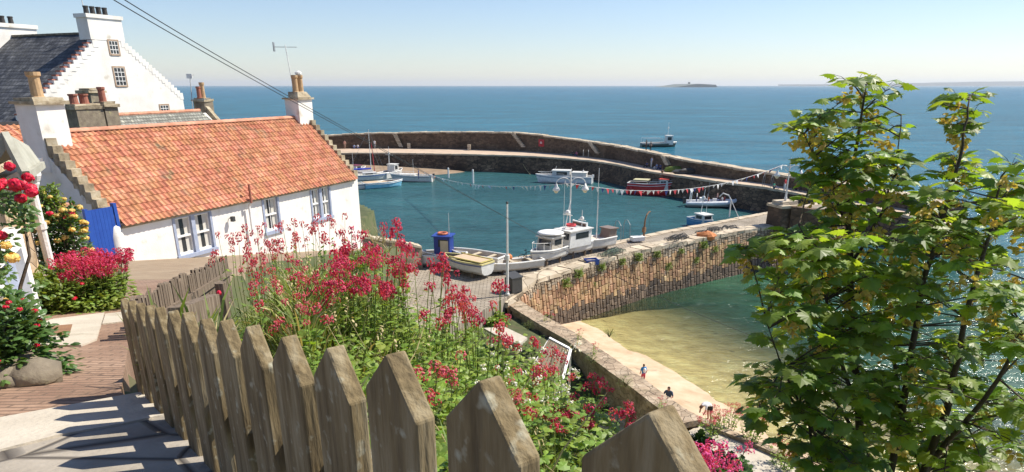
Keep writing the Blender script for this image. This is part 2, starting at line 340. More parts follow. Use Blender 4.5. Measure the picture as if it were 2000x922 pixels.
def outn(pts, i):
    d = pts[min(i+1, len(pts)-1)]-pts[max(i-1, 0)]; d.z = 0; d.normalize(); n = V((-d.y, d.x, 0)); return n if n.y > -0.2 else n
pier = thing('harbour_pier', 'long curved outer harbour wall of dark rubble stone with a pale raised walkway', 'pier', foot[5])
m1 = MB(); strip(m1, [p+V((0, 0, -4.4))-outn(inner, i)*1.0 for i, p in enumerate(inner)], [p-V((0, 0, .25)) for p in inner])
e = inner[-1]; n_ = outn(inner, len(inner)-1); far = top[-1]+n_*3
m1.add([e+V((0, 0, -4.4))-n_, e-V((0, 0, .25)), foot[-1]-V((0, 0, .05)), foot[-1]+V((0, 0, -4.4)), far-V((0, 0, far.z+1.4)), V((far.x, far.y, 2.9))], [(0, 1, 2, 3), (3, 2, 5, 4)])
m1.build('quay_face', M['wall_dark'], pier, world=True)
m1 = MB(); strip(m1, [p-V((0, 0, .02)) for p in inner], [p-V((0, 0, .02)) for p in foot]); m1.build('walkway', M['walkway'], pier, world=True)
m1 = MB()
for i in range(len(inner)-1):                                # edge stones of the walkway
    a, b = inner[i], inner[i+1]; n = max(2, int((b-a).length/1.6))
    for k in range(n):
        p, q = a.lerp(b, k/n+.004), a.lerp(b, (k+1)/n-.004); nn = outn(inner, i)
        m1.obox((p+q)/2+nn*.28+V((0, 0, -.1)), (q-p)/2, nn*.36, V((0, 0, .135)), .025)
m1.build('edge_stones', M['edge'], pier, world=True)
topo = [p+outn(top, i)*1.5 for i, p in enumerate(top)]
m1 = MB(); strip(m1, foot, [p-V((0, 0, .2)) for p in top]); strip(m1, [p-V((0, 0, p.z+1.5))+outn(top, i)*1.5 for i, p in enumerate(topo)], topo)
a, b = top[-1], topo[-1]; m1.add([a, b, V((b.x, b.y, -1.4)), V((a.x, a.y, -1.4))], [(0, 1, 2, 3)])
m1.build('parapet', M['wall_upper'], pier, world=True)
m1 = MB()
for i in range(len(top)-1):
    a, b = top[i], top[i+1]; n = max(2, int((b-a).length/1.3))
    for k in range(n):
        p, q = a.lerp(b, k/n), a.lerp(b, (k+1)/n-.006); nn = outn(top, i)
        m1.obox((p+q)/2+nn*.7+V((0, 0, -.1+rnd.uniform(-.05, .05))), (q-p)/2, nn*(.85+rnd.uniform(-.06, .06)), V((0, 0, .13)), .03)
m1.build('coping', M['coping'], pier, world=True)
def on_wall(px_, f=0.0):                                     # a point at photo x on the parapet foot line / its top
    fo = V((0, 0, 0)); k = [j for j in range(len(BX)-1) if BX[j] <= px_][-1]; u = (px_-BX[k])/(BX[k+1]-BX[k])
    return foot[k].lerp(foot[k+1], u), top[k].lerp(top[k+1], u), inner[k].lerp(inner[k+1], u), (foot[k+1]-foot[k]).normalized(), outn(foot, k)
for x0, x1, lo in ((1003, 1024, 1), (1153, 1170, 1), (1297, 1307, 1), (772, 784, 0)):      # steps let into the parapet
    fo0, t0, _, dr, nn = on_wall(x0); fo1, t1, _, _, _ = on_wall(x1)
    m1 = MB(); n = 9
    for k in range(n):
        f = (k+.5)/n; p = t0.lerp(t1, f); zt = lerp(t0.z, 3.9 if lo else 3.3, f)
        m1.obox(V((p.x, p.y, zt-.10))-nn*.22, dr*.42, nn*.24, V((0, 0, .12)), .02)
    m1.build('steps', M['coping'], pier, world=True)
# quay arm in front
QH = [P(x, y, z=3.3) for x, y in ((640, 480), (800, 499), (868, 506), (960, 510), (1040, 500), (1100, 489), (1190, 476), (1280, 456), (1400, 434), (1510, 413), (1600, 397))]
QW = [P(985, 592, z=3.0), P(1045, 545, z=3.6), P(1090, 531, z=3.6), P(1150, 514, z=3.6), P(1250, 488, z=3.6), P(1370, 464, z=3.6), P(1450, 449, z=3.6), P(1560, 434, z=3.6), P(1660, 424, z=3.6)]
q = MB(); poly = [p.copy() for p in QH]+[V((p.x, p.y, 3.3)) for p in reversed(QW)]+[V((-3.2, 33, 3.3)), V((-22, 33, 3.3))]
q.prism([V((p.x, p.y, -1.5)) for p in poly], (0, 0, 4.8)); tag(q.build('quay', M['quay']), kind='structure')
hw = thing('quay_wall', 'quay edge of pale worn kerb stones along the near side of the harbour', 'wall', QH[3])
q = MB()
for a, b in zip(QH, QH[1:]):
    n = max(1, int((b-a).length/1.2))
    for k in range(n):
        p, r = a.lerp(b, k/n+.006), a.lerp(b, (k+1)/n-.006); d = (b-a).normalized(); s_ = V((d.y, -d.x, 0))
        q.obox((p+r)/2+s_*.28+V((0, 0, -.05)), (r-p)/2, s_*.36, V((0, 0, .13)), .03)
q.build('kerb_stone', M['edge'], hw, world=True)
q = MB(); strip(q, [V((p.x, p.y, -1.4))+V((-.15, .3, 0)) for p in QH], [V((p.x, p.y, 3.12))+V((-.02, .06, 0)) for p in QH]); q.build('wall_face', M['wall_dark'], hw, world=True)
# retaining wall over the beach, stone by stone
rw = thing('pier_wall', 'high wall of upright orange brown stones between the near quay and the beach', 'wall', QW[3])
back = MB(); stones = MB(); capm = MB(); wets = MB(); greys = MB()
def wface(a, b):
    L_ = (V((b.x, b.y))-V((a.x, a.y))).length; d = V((b.x-a.x, b.y-a.y, 0)).normalized(); s_ = V((d.y, -d.x, 0)); bat = 1.0
    back.add([V((a.x, a.y, a.z-.15)), V((b.x, b.y, b.z-.15)), V((b.x, b.y, -1.2))+s_*bat*.75, V((a.x, a.y, -1.2))+s_*bat*.75], [(0, 1, 2, 3)])
    x = 0
    while x < L_:
        w = rnd.uniform(.17, .44); ztop = lerp(a.z, b.z, x/L_)-.18; z = -.9+rnd.uniform(-.3, 0)
        while z < ztop-.08:
            up = z > 2.55
            h = rnd.uniform(.14, .24) if up else rnd.uniform(.22, .68)
            ww = w*(1.0 if not up else rnd.uniform(.9, 1.1)); h = min(h, ztop-z)
            f = (z+h/2+1.2)/4.8; off = bat*.75*(1-f)
            c = a+d*(x+w/2); c = V((c.x, c.y, z+h/2))+s_*(off+rnd.uniform(.0, .035))
            (wets if z < .75+.25*noise.noise(V((x*.4, 0, 0))) else greys if up else stones).stone(c, d*(ww/2-.016), s_*.15, V((0, 0, h/2-.016))-s_*h*.078, .018)
            z += h
        x += w
    n = max(1, int(L_/.9))
    for k in range(n):
        p, r = a.lerp(b, k/n+.004), a.lerp(b, (k+1)/n-.004)
        capm.obox((p+r)/2-s_*.42+V((0, 0, -.11)), (r-p)/2, s_*(.62+rnd.uniform(-.08, .08)), V((0, 0, .15+rnd.uniform(-.03, .03))), .035)
for a, b in zip(QW, QW[1:]): wface(a, b)
# the end of the wall turns back to the sea wall corner
back.build('wall_core', M['joint'], rw, world=True); stones.build('stonework', M['stone_blk'], rw, world=True); wets.build('weedy_footing', M['stone_wet'], rw, world=True); greys.build('upper_courses', M['stone_top'], rw, world=True); capm.build('coping', M['coping'], rw, world=True)
# sea wall
sw = thing('sea_wall', 'broad low sea wall of worn stone running from the quay down along the beach', 'wall', SW[2])
q = MB(); cp = MB()
SEG = SW
for i, (a, b) in enumerate(zip(SEG, SEG[1:])):
    d = (b-a); d.z = 0; d.normalize(); s_ = V((-d.y, d.x, 0))
    q.add([a+V((0, 0, -.1)), b+V((0, 0, -.1)), V((b.x, b.y, .6)), V((a.x, a.y, .6))], [(0, 1, 2, 3)])
    q.add([a+s_*.84+V((0, 0, -.1)), b+s_*.84+V((0, 0, -.1)), V((b.x, b.y, -.4))+s_*.98, V((a.x, a.y, -.4))+s_*.98], [(0, 1, 2, 3)])
    n = max(1, int((b-a).length/1.1))
    for k in range(n):
        for r_ in (0,):
            p, r = a.lerp(b, k/n), a.lerp(b, (k+1)/n-.008)
            cp.obox((p+r)/2+s_*.42+V((0, 0, -.07)), (r-p)/2*1.04, s_*(.50), V((0, 0, .12+rnd.uniform(-.01, .012))), .012)
q.build('wall_face', M['seawall'], sw, world=True); cp.build('coping', M['seawall'], sw, world=True)
e = SEG[-1]; dd = (SW[4]-SW[3]); dd.z = 0; dd.normalize()
# promenade slab beyond the wall
q = MB(); q.prism([P(x, y, z=1.9) for x, y in ((1368, 846), (1392, 840), (1470, 880), (1560, 926), (1680, 990), (1500, 1060), (1420, 960), (1375, 900), (1340, 862))], (0, 0, .42))
tag(q.build('promenade', M['concrete']), kind='structure')
q = MB()
pk = [P(x, y, z=2.3) for x, y in ((1340, 812), (1400, 842), (1480, 874), (1570, 914), (1690, 968))]
for a, b in zip(pk, pk[1:]): q.bar(a, b, .32, .35)
tag(q.build('promenade_kerb', M['seawall']), kind='structure')
# beach and seabed sheet
def zbed(x, y):
    d = dwall(x, y); z = .85-.13*d
    if d < 0: z = .8
    z += .16*noise.noise(V((x*.22, y*.22, 3)))*max(0, min(1, d/3))+.03*noise.noise(V((x*1.1, y*1.1, 3)))
    return max(z, -2.2)
q = MB(); nx, ny = 110, 130
q.add([(-3+i*.5, 2+j*.5, zbed(-3+i*.5, 2+j*.5)) for j in range(ny) for i in range(nx)], [(j*nx+i, j*nx+i+1, (j+1)*nx+i+1, (j+1)*nx+i) for j in range(ny-1) for i in range(nx-1)])
tag(q.build('beach_sand', M['sand'], smooth=True), kind='structure')
q = MB()                                                      # stone ledge and weed at the foot of the wall
for k in range(70):
    f = k/70; p = SW[0].lerp(SW[4], f) if f < .999 else SW[4]
    a = SW[min(3, int(f*4))]; b = SW[min(4, int(f*4)+1)]; p = a.lerp(b, f*4-int(f*4)); d = (b-a); d.z = 0; d.normalize(); s_ = V((-d.y, d.x, 0))
    p = p+s_*(2.3+rnd.uniform(-.15, .15)); p.z = zbed(p.x, p.y)+.10
    q.obox(p, d*.3, s_*rnd.uniform(.18, .34), V((0, 0, rnd.uniform(.12, .2))), .05)
tag(q.build('rock_ledge', M['seawall'], smooth=False), 'line of low worn stones half buried in the sand below the sea wall', 'rock')
# inner harbour sand
q = MB(); q.add([tuple(P(x, y, z=z)) for x, y, z in ((560, 322, 1.0), (700, 318, 1.0), (800, 322, .7), (900, 334, .1), (935, 341, -.3), (860, 352, -.3), (700, 375, -.3), (560, 380, -.3))], [tuple(range(8))])
tag(q.build('harbour_sand', M['mud']), kind='structure')
# one water sheet, finer near the harbour; colour and clearness stored per vertex
def spaced(lo, hi, near0, near1, step):
    xs = [near0+i*step for i in range(int((near1-near0)/step)+1)]
    a = xs[0]; g = step
    while a > lo: g *= 1.35; a -= g; xs.insert(0, a)
    a = xs[-1]; g = step
    while a < hi: g *= 1.35; a += g; xs.append(a)
    return xs
xs = spaced(-40000, 40000, -40, 60, 1.0); ys = spaced(-200, 45000, 8, 130, 1.0)
def inpoly(x, y, poly):
    c = False; n = len(poly)
    for i in range(n):
        a, b = poly[i], poly[(i+1) % n]
        if (a[1] > y) != (b[1] > y) and x < (b[0]-a[0])*(y-a[1])/(b[1]-a[1])+a[0]: c = not c
    return c
harb = [(p.x, p.y) for p in foot]+[(p.x-.6, p.y+.9) for p in QW[::-1]]+[(-80, 30), (-80, 160)]
me = bpy.data.meshes.new('sea'); nx = len(xs); ny = len(ys)
vs_ = [(x, y, 0) for y in ys for x in xs]
me.from_pydata(vs_, [], [(j*nx+i, j*nx+i+1, (j+1)*nx+i+1, (j+1)*nx+i) for j in range(ny-1) for i in range(nx-1)])
ca = me.color_attributes.new('body', 'FLOAT_COLOR', 'POINT'); cols = []
sm = lambda f: max(0, min(1, f))**2*(3-2*max(0, min(1, f)))
for x, y, z in vs_:
    h = 1 if (abs(x) < 90 and y < 170 and inpoly(x, y, harb)) else 0
    d = dwall(x, y) if (abs(x) < 90 and y < 90) else 200
    if h: c = (.030, .095, .105); a = 1
    else:
        f = sm((d-20)/60); c = tuple(lerp(p, r, f) for p, r in zip((.030, .085, .050), (.018, .115, .17)))
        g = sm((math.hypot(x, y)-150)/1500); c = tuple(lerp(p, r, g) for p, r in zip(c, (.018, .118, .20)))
        a = sm((d-6.5)/17.0)
    cols += [*c, a]
ca.data.foreach_set('color', cols)
wm = bpy.data.materials.new('water'); wm.use_nodes = True; nt = wm.node_tree; N = nt.nodes; L = nt.links
b = N.new('ShaderNodeBsdfDiffuse'); N.remove(N['Principled BSDF'])
at = N.new('ShaderNodeAttribute'); at.attribute_name = 'body'
tc = N.new('ShaderNodeTexCoord')
def nzs(sc, st_, det=4, rot=0.35):
    mp = N.new('ShaderNodeMapping'); mp.inputs['Scale'].default_value = st_; mp.inputs['Rotation'].default_value = (0, 0, rot); L.new(tc.outputs['Object'], mp.inputs[0])
    n = N.new('ShaderNodeTexNoise'); n.inputs['Scale'].default_value = sc; n.inputs['Detail'].default_value = det; n.inputs['Roughness'].default_value = .6; L.new(mp.outputs[0], n.inputs[0]); return n
n1 = nzs(.55, (1, 2.2, 1), 5); n2 = nzs(.05, (1, 2.5, 1), 6, .2); n3 = nzs(.012, (1, 3.5, 1), 5, .1)
md = N.new('ShaderNodeMath'); md.operation = 'MULTIPLY_ADD'; md.inputs[1].default_value = 4.0; L.new(n2.outputs[0], md.inputs[0]); L.new(n1.outputs[0], md.inputs[2])
bp = N.new('ShaderNodeBump'); bp.inputs['Strength'].default_value = .8; bp.inputs['Distance'].default_value = .45; L.new(md.outputs[0], bp.inputs['Height']); L.new(bp.outputs[0], b.inputs['Normal'])
ad = N.new('ShaderNodeMath'); ad.operation = 'ADD'; L.new(n2.outputs[0], ad.inputs[0]); L.new(n3.outputs[0], ad.inputs[1])
mr = N.new('ShaderNodeMapRange'); mr.inputs[1].default_value = .7; mr.inputs[2].default_value = 1.3; mr.inputs[3].default_value = .62; mr.inputs[4].default_value = 1.38; a2 = N.new('ShaderNodeMath'); a2.operation = 'MULTIPLY_ADD'; a2.inputs[1].default_value = .9; L.new(n1.outputs[0], a2.inputs[0]); L.new(ad.outputs[0], a2.inputs[2]); a3 = N.new('ShaderNodeMath'); a3.operation = 'SUBTRACT'; a3.inputs[1].default_value = .45; L.new(a2.outputs[0], a3.inputs[0]); L.new(a3.outputs[0], mr.inputs[0])
hs = N.new('ShaderNodeHueSaturation'); L.new(at.outputs['Color'], hs.inputs['Color']); L.new(mr.outputs[0], hs.inputs['Value']); L.new(hs.outputs[0], b.inputs['Color'])
tr = N.new('ShaderNodeBsdfTransparent'); tr.inputs[0].default_value = (.84, .90, .70, 1)
gl = N.new('ShaderNodeBsdfGlossy'); gl.inputs['Roughness'].default_value = .14; L.new(bp.outputs[0], gl.inputs['Normal'])
fr = N.new('ShaderNodeFresnel'); fr.inputs['IOR'].default_value = 1.33; L.new(bp.outputs[0], fr.inputs['Normal'])
cl = N.new('ShaderNodeMath'); cl.operation = 'MINIMUM'; cl.inputs[1].default_value = .34; L.new(fr.outputs[0], cl.inputs[0])   # wave slopes keep a rough sea from mirroring fully
m2 = N.new('ShaderNodeMixShader'); L.new(at.outputs['Alpha'], m2.inputs[0]); L.new(tr.outputs[0], m2.inputs[1]); L.new(b.outputs[0], m2.inputs[2])
mx = N.new('ShaderNodeMixShader'); L.new(cl.outputs[0], mx.inputs[0]); L.new(m2.outputs[0], mx.inputs[1]); L.new(gl.outputs[0], mx.inputs[2]); L.new(mx.outputs[0], N['Material Output'].inputs[0])
me.materials.append(wm); o = bpy.data.objects.new('sea', me); COL.objects.link(o); tag(o, kind='structure')
# sea air: far things pale toward the horizon
q = MB(); q.box(-42000, 42000, -210, 46000, -5, 220); hz = q.build('haze', None or M['glass']); hz.data.materials.clear()
hm_ = bpy.data.materials.new('haze'); hm_.use_nodes = True; hn = hm_.node_tree; hn.nodes.remove(hn.nodes['Principled BSDF']); pv = hn.nodes.new('ShaderNodeVolumePrincipled')
pv.inputs['Color'].default_value = (.90, .95, 1, 1); pv.inputs['Density'].default_value = 5e-5; pv.inputs['Anisotropy'].default_value = .2; hn.links.new(pv.outputs[0], hn.nodes['Material Output'].inputs['Volume'])
hz.data.materials.append(hm_); tag(hz, kind='stuff')
# island and faint far coast
D = 6500
pr = [(1312, 0), (1330, 2.0), (1350, 4.6), (1362, 6.2), (1375, 5.8), (1390, 5.0), (1398, 4.6), (1401, 1.5), (1404, 0)]
q = MB(); A = [V(((x-1000)/FOC*D*.936, D*1.0, y*D/FOC*1.0)) for x, y in pr]
q.prism([V((p.x, p.y, p.z-2)) for p in A], (0, 900, 0)); q.box(A[3].x-8, A[3].x+8, D+300, D+320, A[3].z-5, A[3].z+14)
tag(q.build('island', M['island']), kind='structure')
q = MB(); D2 = 19000; hp = []
for k in range(41):
    x = 1560+k*14; h = 3+7*sm((k-4)/30)*(.75+.35*noise.noise(V((k*.22, 0, 0)))); hp.append(V(((x-1000)/FOC*D2*.937, D2, max(1, h)*D2/FOC)))
q.prism([V((hp[-1].x, D2, -5)), V((hp[0].x, D2, -5))]+hp, (0, 1500, 0)); tag(q.build('far_coast', M['island']), kind='structure')

# ------------------------------------------------------------------ buildings
RZ = math.atan2(.921, .388)
def pot(parent, m, x, y, z, h=.55, r=.13, flare=1.15):
    b = MB(); b.lathe((x, y, z-.02), [(r*1.15, 0), (r*1.15, .06), (r, .08), (r*.9, h*.8), (r*flare, h*.86), (r*flare, h), (r*.7, h), (r*.7, h-.12)], 12)
    return b.build('chimney_pot', m, parent, smooth=False)
def sash(parent, x0, x1, z0, z1, double, y=0.0, mat_s='blue_trim', curtain=True, bars=1):
    f = MB(); s = .11                                           # surround proud of the wall
    f.box(x0, x0+s, y-.03, y+.12, z0, z1); f.box(x1-s, x1, y-.03, y+.12, z0, z1); f.box(x0+s, x1-s, y-.03, y+.12, z1-s, z1)
    f.box(x0-.04, x1+.04, y-.09, y+.12, z0-.02, z0+.12)
    mids = [(x0+s, x1-s)]
    if double:
        c = (x0+x1)/2; f.box(c-.09, c+.09, y-.028, y+.12, z0+.12, z1-s); mids = [(x0+s, c-.09), (c+.09, x1-s)]
    w = f.build('window', M[mat_s], parent)
    fr = MB(); gl_ = MB(); cu = MB()
    for a, b in mids:
        za, zb = z0+.12, z1-s; zm = (za+zb)/2; t = .05
        fr.box(a, a+t, y+.06, y+.12, za, zb); fr.box(b-t, b, y+.06, y+.12, za, zb); fr.box(a+t, b-t, y+.06, y+.12, zb-t, zb); fr.box(a+t, b-t, y+.05, y+.13, za, za+.08)
        fr.box(a+t, b-t, y+.045, y+.115, zm-.035, zm+.035)
        for k in range(bars):
            c = a+t+(b-a-2*t)*(k+1)/(bars+1); fr.box(c-.014, c+.014, y+.075, y+.11, za+.08, zb-t)
        gl_.box(a+t, b-t, y+.125, y+.13, za+.05, zb-t)
        if curtain:
            wv = (b-a)*.30
            for (p, r) in ((a+t, a+t+wv), (b-t-wv, b-t)): cu.box(p, r, y+.118, y+.124, za+.08, zb-t)
    fr.build('sash_frame', M['white_paint'], w); gl_.build('pane', M['glass'], w)
    if curtain: cu.build('curtain', M['curtain'], w)
    return w
def wall_with_holes(b, x0, x1, z0, z1, y0, y1, holes):
    xs_ = x0
    for a, c, za, zb in sorted(holes):
        b.box(xs_, a, y0, y1, z0, z1); b.box(a, c, y0, y1, z0, za); b.box(a, c, y0, y1, zb, z1); xs_ = c
    b.box(xs_, x1, y0, y1, z0, z1)
def tile_slope(b, x0, x1, e, r, cols_, rows, jit=.008):
    """pantiles from eave point e=(y,z) to ridge point r=(y,z)"""
    L_ = math.hypot(r[0]-e[0], r[1]-e[1]); dy, dz = (r[0]-e[0])/L_, (r[1]-e[1])/L_; ny_, nz_ = -dz, dy
    w = (x1-x0)/cols_; h = L_/rows; prof = [(0, .030), (.10, .012), (.30, 0), (.52, .006), (.66, .035), (.80, .058), (.92, .050), (1.04, .026)]
    for i in range(cols_):
        for j in range(rows):
            jx = rnd.uniform(-jit, jit); jz = rnd.uniform(0, jit); o = []
            for (s_, lift) in ((j*h-.045, .034), ((j+1)*h, 0.0)):
                for u, q_ in prof:
                    n_ = q_+lift+jz; o.append((x0+(i+u)*w+jx, e[0]+dy*s_+ny_*n_, e[1]+dz*s_+nz_*n_))
            k = len(prof); lo = [(p[0], p[1]-ny_*.018, p[2]-nz_*.018) for p in o[:k]]
            b.add(o+lo, [(a, a+1, k+a+1, k+a) for a in range(k-1)]+[(2*k+a, 2*k+a+1, a+1, a) for a in range(k-1)])
def crow(parent, x0, x1, pts, n, mat_, back=.30):
    """crow steps up a gable slope in the plane x0..x1 from (y,z) to (y,z)"""
    b = MB(); (ya, za), (yb, zb) = pts
    for k in range(n):
        f0, f1 = k/n, (k+1)/n; y0_, y1_ = lerp(ya, yb, f0), lerp(ya, yb, f1); z1_ = lerp(za, zb, f1)+.05
        b.box(x0, x1, min(y0_, y1_)-.02, max(y0_, y1_)+.06, z1_-.40, z1_, .012)
    return b.build('crow_steps', mat_, parent)

# --- the red roofed cottage
AX, AY = -13.527, 23.497
cot = thing('cottage', 'low white harbour cottage with an orange pantiled roof and blue trimmed windows', 'cottage', (AX, AY, 8.0), RZ)
LW, EV, RG, DP = 13.75, 2.53, 5.47, 2.9
holes = [(2.12, 4.02, .78, 2.42), (6.87, 7.93, .82, 2.46), (10.10, 11.66, .82, 2.46)]
b = MB(); wall_with_holes(b, 0, LW, -3.5, EV, 0, .3, holes); b.box(0, LW, 2*DP-.3, 2*DP, -3.5, EV)
for x in (-.001, LW-.3):
    b.prism([(x, .3, -3.5), (x, 2*DP-.3, -3.5), (x, 2*DP-.3, EV), (x, DP, RG-.1), (x, .3, EV)], (.301, 0, 0))
b.build('wall', M['white_wall'], cot)
for (a, c, z0, z1), dbl, br in zip(holes, (1, 0, 1), (0, 1, 1)): sash(cot, a, c, z0, z1, dbl, 0, bars=br)
b = MB(); tile_slope(b, 0.02, LW-.02, (-.17, EV-.06), (DP, RG), 62, 16); tile_slope(b, 0.02, LW-.02, (2*DP+.17, EV-.06), (DP, RG), 56, 15)
rf = b.build('roof', M['tile'], cot, smooth=False)
b = MB(); n = 34
for k in range(n):
    x0 = LW*k/n; o = []; sg = 8
    for xx, ex in ((x0, .0), (x0+LW/n+.02, .012)):
        for a in range(sg+1):
            t = math.pi*a/sg; o.append((xx, DP-math.cos(t)*(.15+ex), RG-.02+math.sin(t)*(.11+ex)))
    b.add(o, [(a, a+1, sg+2+a, sg+1+a) for a in range(sg)])
b.build('ridge_tiles', M['ridge_tile'], rf)
b = MB()                                                          # board under the eaves
b.box(0, LW, -.10, -.002, EV-.16, EV-.06); b.build('eaves_board', M['skew'], cot)
crow(cot, -.36, .0, ((.0, EV+.05), (DP-.35, RG-.2)), 11, M['skew']); crow(cot, LW, LW+.30, ((.0, EV+.05), (DP-.3, RG-.2)), 11, M['skew'])
b = MB(); b.prism([(-.36, 0, -3.5), (-.36, 2*DP, -3.5), (-.36, 2*DP, EV), (-.36, DP, RG-.25), (-.36, .0, EV-.1)], (.355, 0, 0)); b.build('gable_wall', M['white_wall'], cot)
b = MB(); b.prism([(LW, .01, -3.5), (LW, 2*DP, -3.5), (LW, 2*DP, EV), (LW, DP, RG-.25), (LW, .01, EV-.1)], (.28, 0, 0)); b.build('gable_wall', M['white_wall'], cot)
b = MB(); b.lathe((-.18, .12, -.2), [(.30, 0), (.29, 1.5), (.27, 2.3), (.20, 2.65), (.08, 2.8)], 12); b.build('corner_pier', M['white_wall'], cot, smooth=True)
ch = MB(); ch.box(-.40, .62, DP-.52, DP+.52, RG-1.3, 6.40, .02); c1_ = ch.build('chimney', M['white_wall'], cot)
b = MB(); b.box(-.52, .74, DP-.64, DP+.64, 6.40, 6.50, .015); b.box(-.42, .64, DP-.5, DP+.5, 6.50, 6.62, .03); b.build('chimney_cap', M['skew'], c1_)
pot(c1_, M['pot_buff'], .1, DP, 6.6, .85, .19, 1.2)
ch = MB(); ch.box(LW-.75, LW+.30, DP-.42, DP+.42, RG-1.2, 6.34, .02); c2_ = ch.build('chimney', M['white_wall'], cot)
b = MB(); b.box(LW-.85, LW+.40, DP-.52, DP+.52, 6.34, 6.43, .015); b.prism([(LW-.75, DP-.42, 6.43), (LW+.3, DP-.42, 6.43), (LW+.12, DP-.28, 6.7), (LW-.57, DP-.28, 6.7)], (0, .6, 0)); b.build('chimney_cap', M['skew'], c2_)
for k in (0, 1): pot(c2_, M['pot_buff'], LW-.42+.4*k, DP-.05, 6.66, .85, .15, 1.12)
b = MB(); b.lathe((LW-.02, DP, 7.5), [(.10, 0), (.17, .03), (.17, .12), (.05, .20)], 10); b.build('cowl', M['metal_white'], c2_)
b = MB(); b.tube([(5.95, -.16, 1.0), (5.95, -.16, 2.25), (5.95, -.3, 2.4)], .05, 8); b.build('vent_pipe', M['white_paint'], cot)
b = MB(); b.tube([(5.95, -.3, 2.38), (5.95, -.3, 3.15)], .05, 8); b.build('vent_pipe', M['pot_red'], cot)
b = MB(); b.bar((4.9, -.02, 1.9), (4.9, -.18, 1.9), .03); b.box(4.83, 4.97, -.28, -.14, 1.78, 1.98); b.build('wall_lamp', M['metal_dark'], cot)
# blue gate beside the cottage corner
g = thing('yard_gate', 'tall bright blue boarded gate standing ajar beside the cottage corner', 'gate', (AX, AY, 9.3), RZ)
b = MB()
for k in range(7): b.box(-1.1+.13*k, -1.1+.13*k+.125, -.03, .01, .0, 1.85)
b.build('boards', M['blue_gate'], g)
b = MB(); b.box(-.17, -.05, -.06, .10, 0, 1.95); b.box(-1.22, -1.105, -.05, .07, 0, 1.9); b.build('gate_post', M['blue_gate'], g)
b = MB(); b.ball((-.28, -.06, .95), .035); b.build('handle', M['metal_dark'], g)
# white garden wall left of the gate
g = thing('garden_wall', 'low white rendered garden wall with a red coping running back from the blue gate', 'wall', (AX, AY, 9.3), RZ)
b = MB(); b.box(-6.5, -1.36, .2, .5, -.5, 2.0, .02); b.build('wall_body', M['white_wall'], g)
b = MB(); b.box(-6.5, -1.36, .12, .58, 2.0, 2.12, .02); b.build('coping', M['ridge_tile'], g)

# --- the tall white house
G = P(357, 190, t=48)
wh = thing('town_house', 'tall white crow stepped house with dark slate roof standing behind the cottage', 'house', (G.x, G.y, 6.0), RZ)
zR, zL, xL, zA, xA = 8.22, 7.08, -11.5, 11.95, -5.0
b = MB(); hol = [(-5.05, -4.45, 10.85, 11.60), (-5.06, -4.33, 9.0, 10.05), (-2.03, -1.38, 7.15, 7.72), (-5.80, -5.42, 7.2, 7.66)]
b.prism([(xL, .0, -3), (0, .0, -3), (0, .0, zR), (xA+.9, .0, zA-.3), (xA-.9, .0, zA-.3), (xL, .0, zL)], (0, .35, 0))
b.box(-.35, 0, .35, 14, -3, zR); b.box(xL, xL+.35, .35, 14, -3, zL); b.box(xL, 0, 13.65, 14, -3, zL); b.build('wall', M['white_wall'], wh)
for i, (a, c, z0, z1) in enumerate(hol):
    f = MB(); s = .09
    f.box(a-s, a, -.03, .02, z0-s, z1+s); f.box(c, c+s, -.03, .02, z0-s, z1+s); f.box(a, c, -.03, .02, z1, z1+s); f.box(a, c, -.05, .02, z0-s, z0)
    w = f.build('window', M['margin'], wh); f = MB(); g_ = MB(); g_.box(a, c, -.012, -.006, z0, z1); g_.build('pane', M['glass'], w)
    nx_ = 3 if c-a > .5 else 2; nz_ = 4 if z1-z0 > .9 else 3
    for k in range(nx_+1): x = lerp(a, c, k/nx_); f.box(x-.018, x+.018, -.026, -.008, z0, z1)
    for k in range(nz_+1): z = lerp(z0, z1, k/nz_); f.box(a, c, -.028, -.010, z-.018, z+.018)
    f.build('glazing_bars', M['white_paint'], w)
b = MB()
zs = (zA-zL)/(xA-xL)
b.prism([(xL-.3, .36, zL-.3*zs), (xA, .36, zA), (xA, .36, zA+.12), (xL-.3, .36, zL-.3*zs+.12)], (0, 13.8, 0))
b.prism([(.3, .36, zR-.22), (xA, .36, zA), (xA, .36, zA+.12), (.3, .36, zR-.1)], (0, 13.8, 0)); rf = b.build('roof', M['slate'], wh)
b = MB()
for k in range(24): b.bar((xA, .4+k*.36, zA+.13), (xA, .4+k*.36+.35, zA+.13+.01*rnd.random()), .22, .12)
b.build('ridge_tiles', M['chim_stone'], rf)
n = 19
for side in (0, 1):
    b = MB()
    xa, za, xb, zb, mt = ((xL, zL, xA-.85, zA-.45, 0), (0, zR, xA+.85, zA-.35, 1))[side]
    for k in range(n):
        f0, f1 = k/n, (k+1)/n; x0_, x1_ = lerp(xa, xb, f0), lerp(xa, xb, f1); z = lerp(za, zb, f1)+.10
        b.box(min(x0_, x1_)-.02, max(x0_, x1_)+.04, -.02, .42, z-.42, z, .012)
    b.build('crow_steps', M['white_wall'], wh)
b = MB(); n = 19
for k in range(n):
    f1 = (k+1)/n; x1_ = lerp(xL, xA-.85, f1); z = lerp(zL, zA-.45, f1)+.12; x0_ = lerp(xL, xA-.85, k/n)
    b.box(x0_-.02, x1_+.05, .1, .5, z-.02, z+.07, .015)
b.build('step_slabs', M['pot_red'], wh)
ch = MB(); ch.box(-6.22, -3.86, -.02, .95, zA-.33, 12.85); ch.box(-6.3, -3.78, -.09, 1.02, 12.85, 13.06, .01); c1_ = ch.build('chimney', M['white_wall'], wh)
for k in range(4): pot(c1_, M['pot_black'], -5.85+.42*k, .4, 13.05, .48, .15, 1.05)
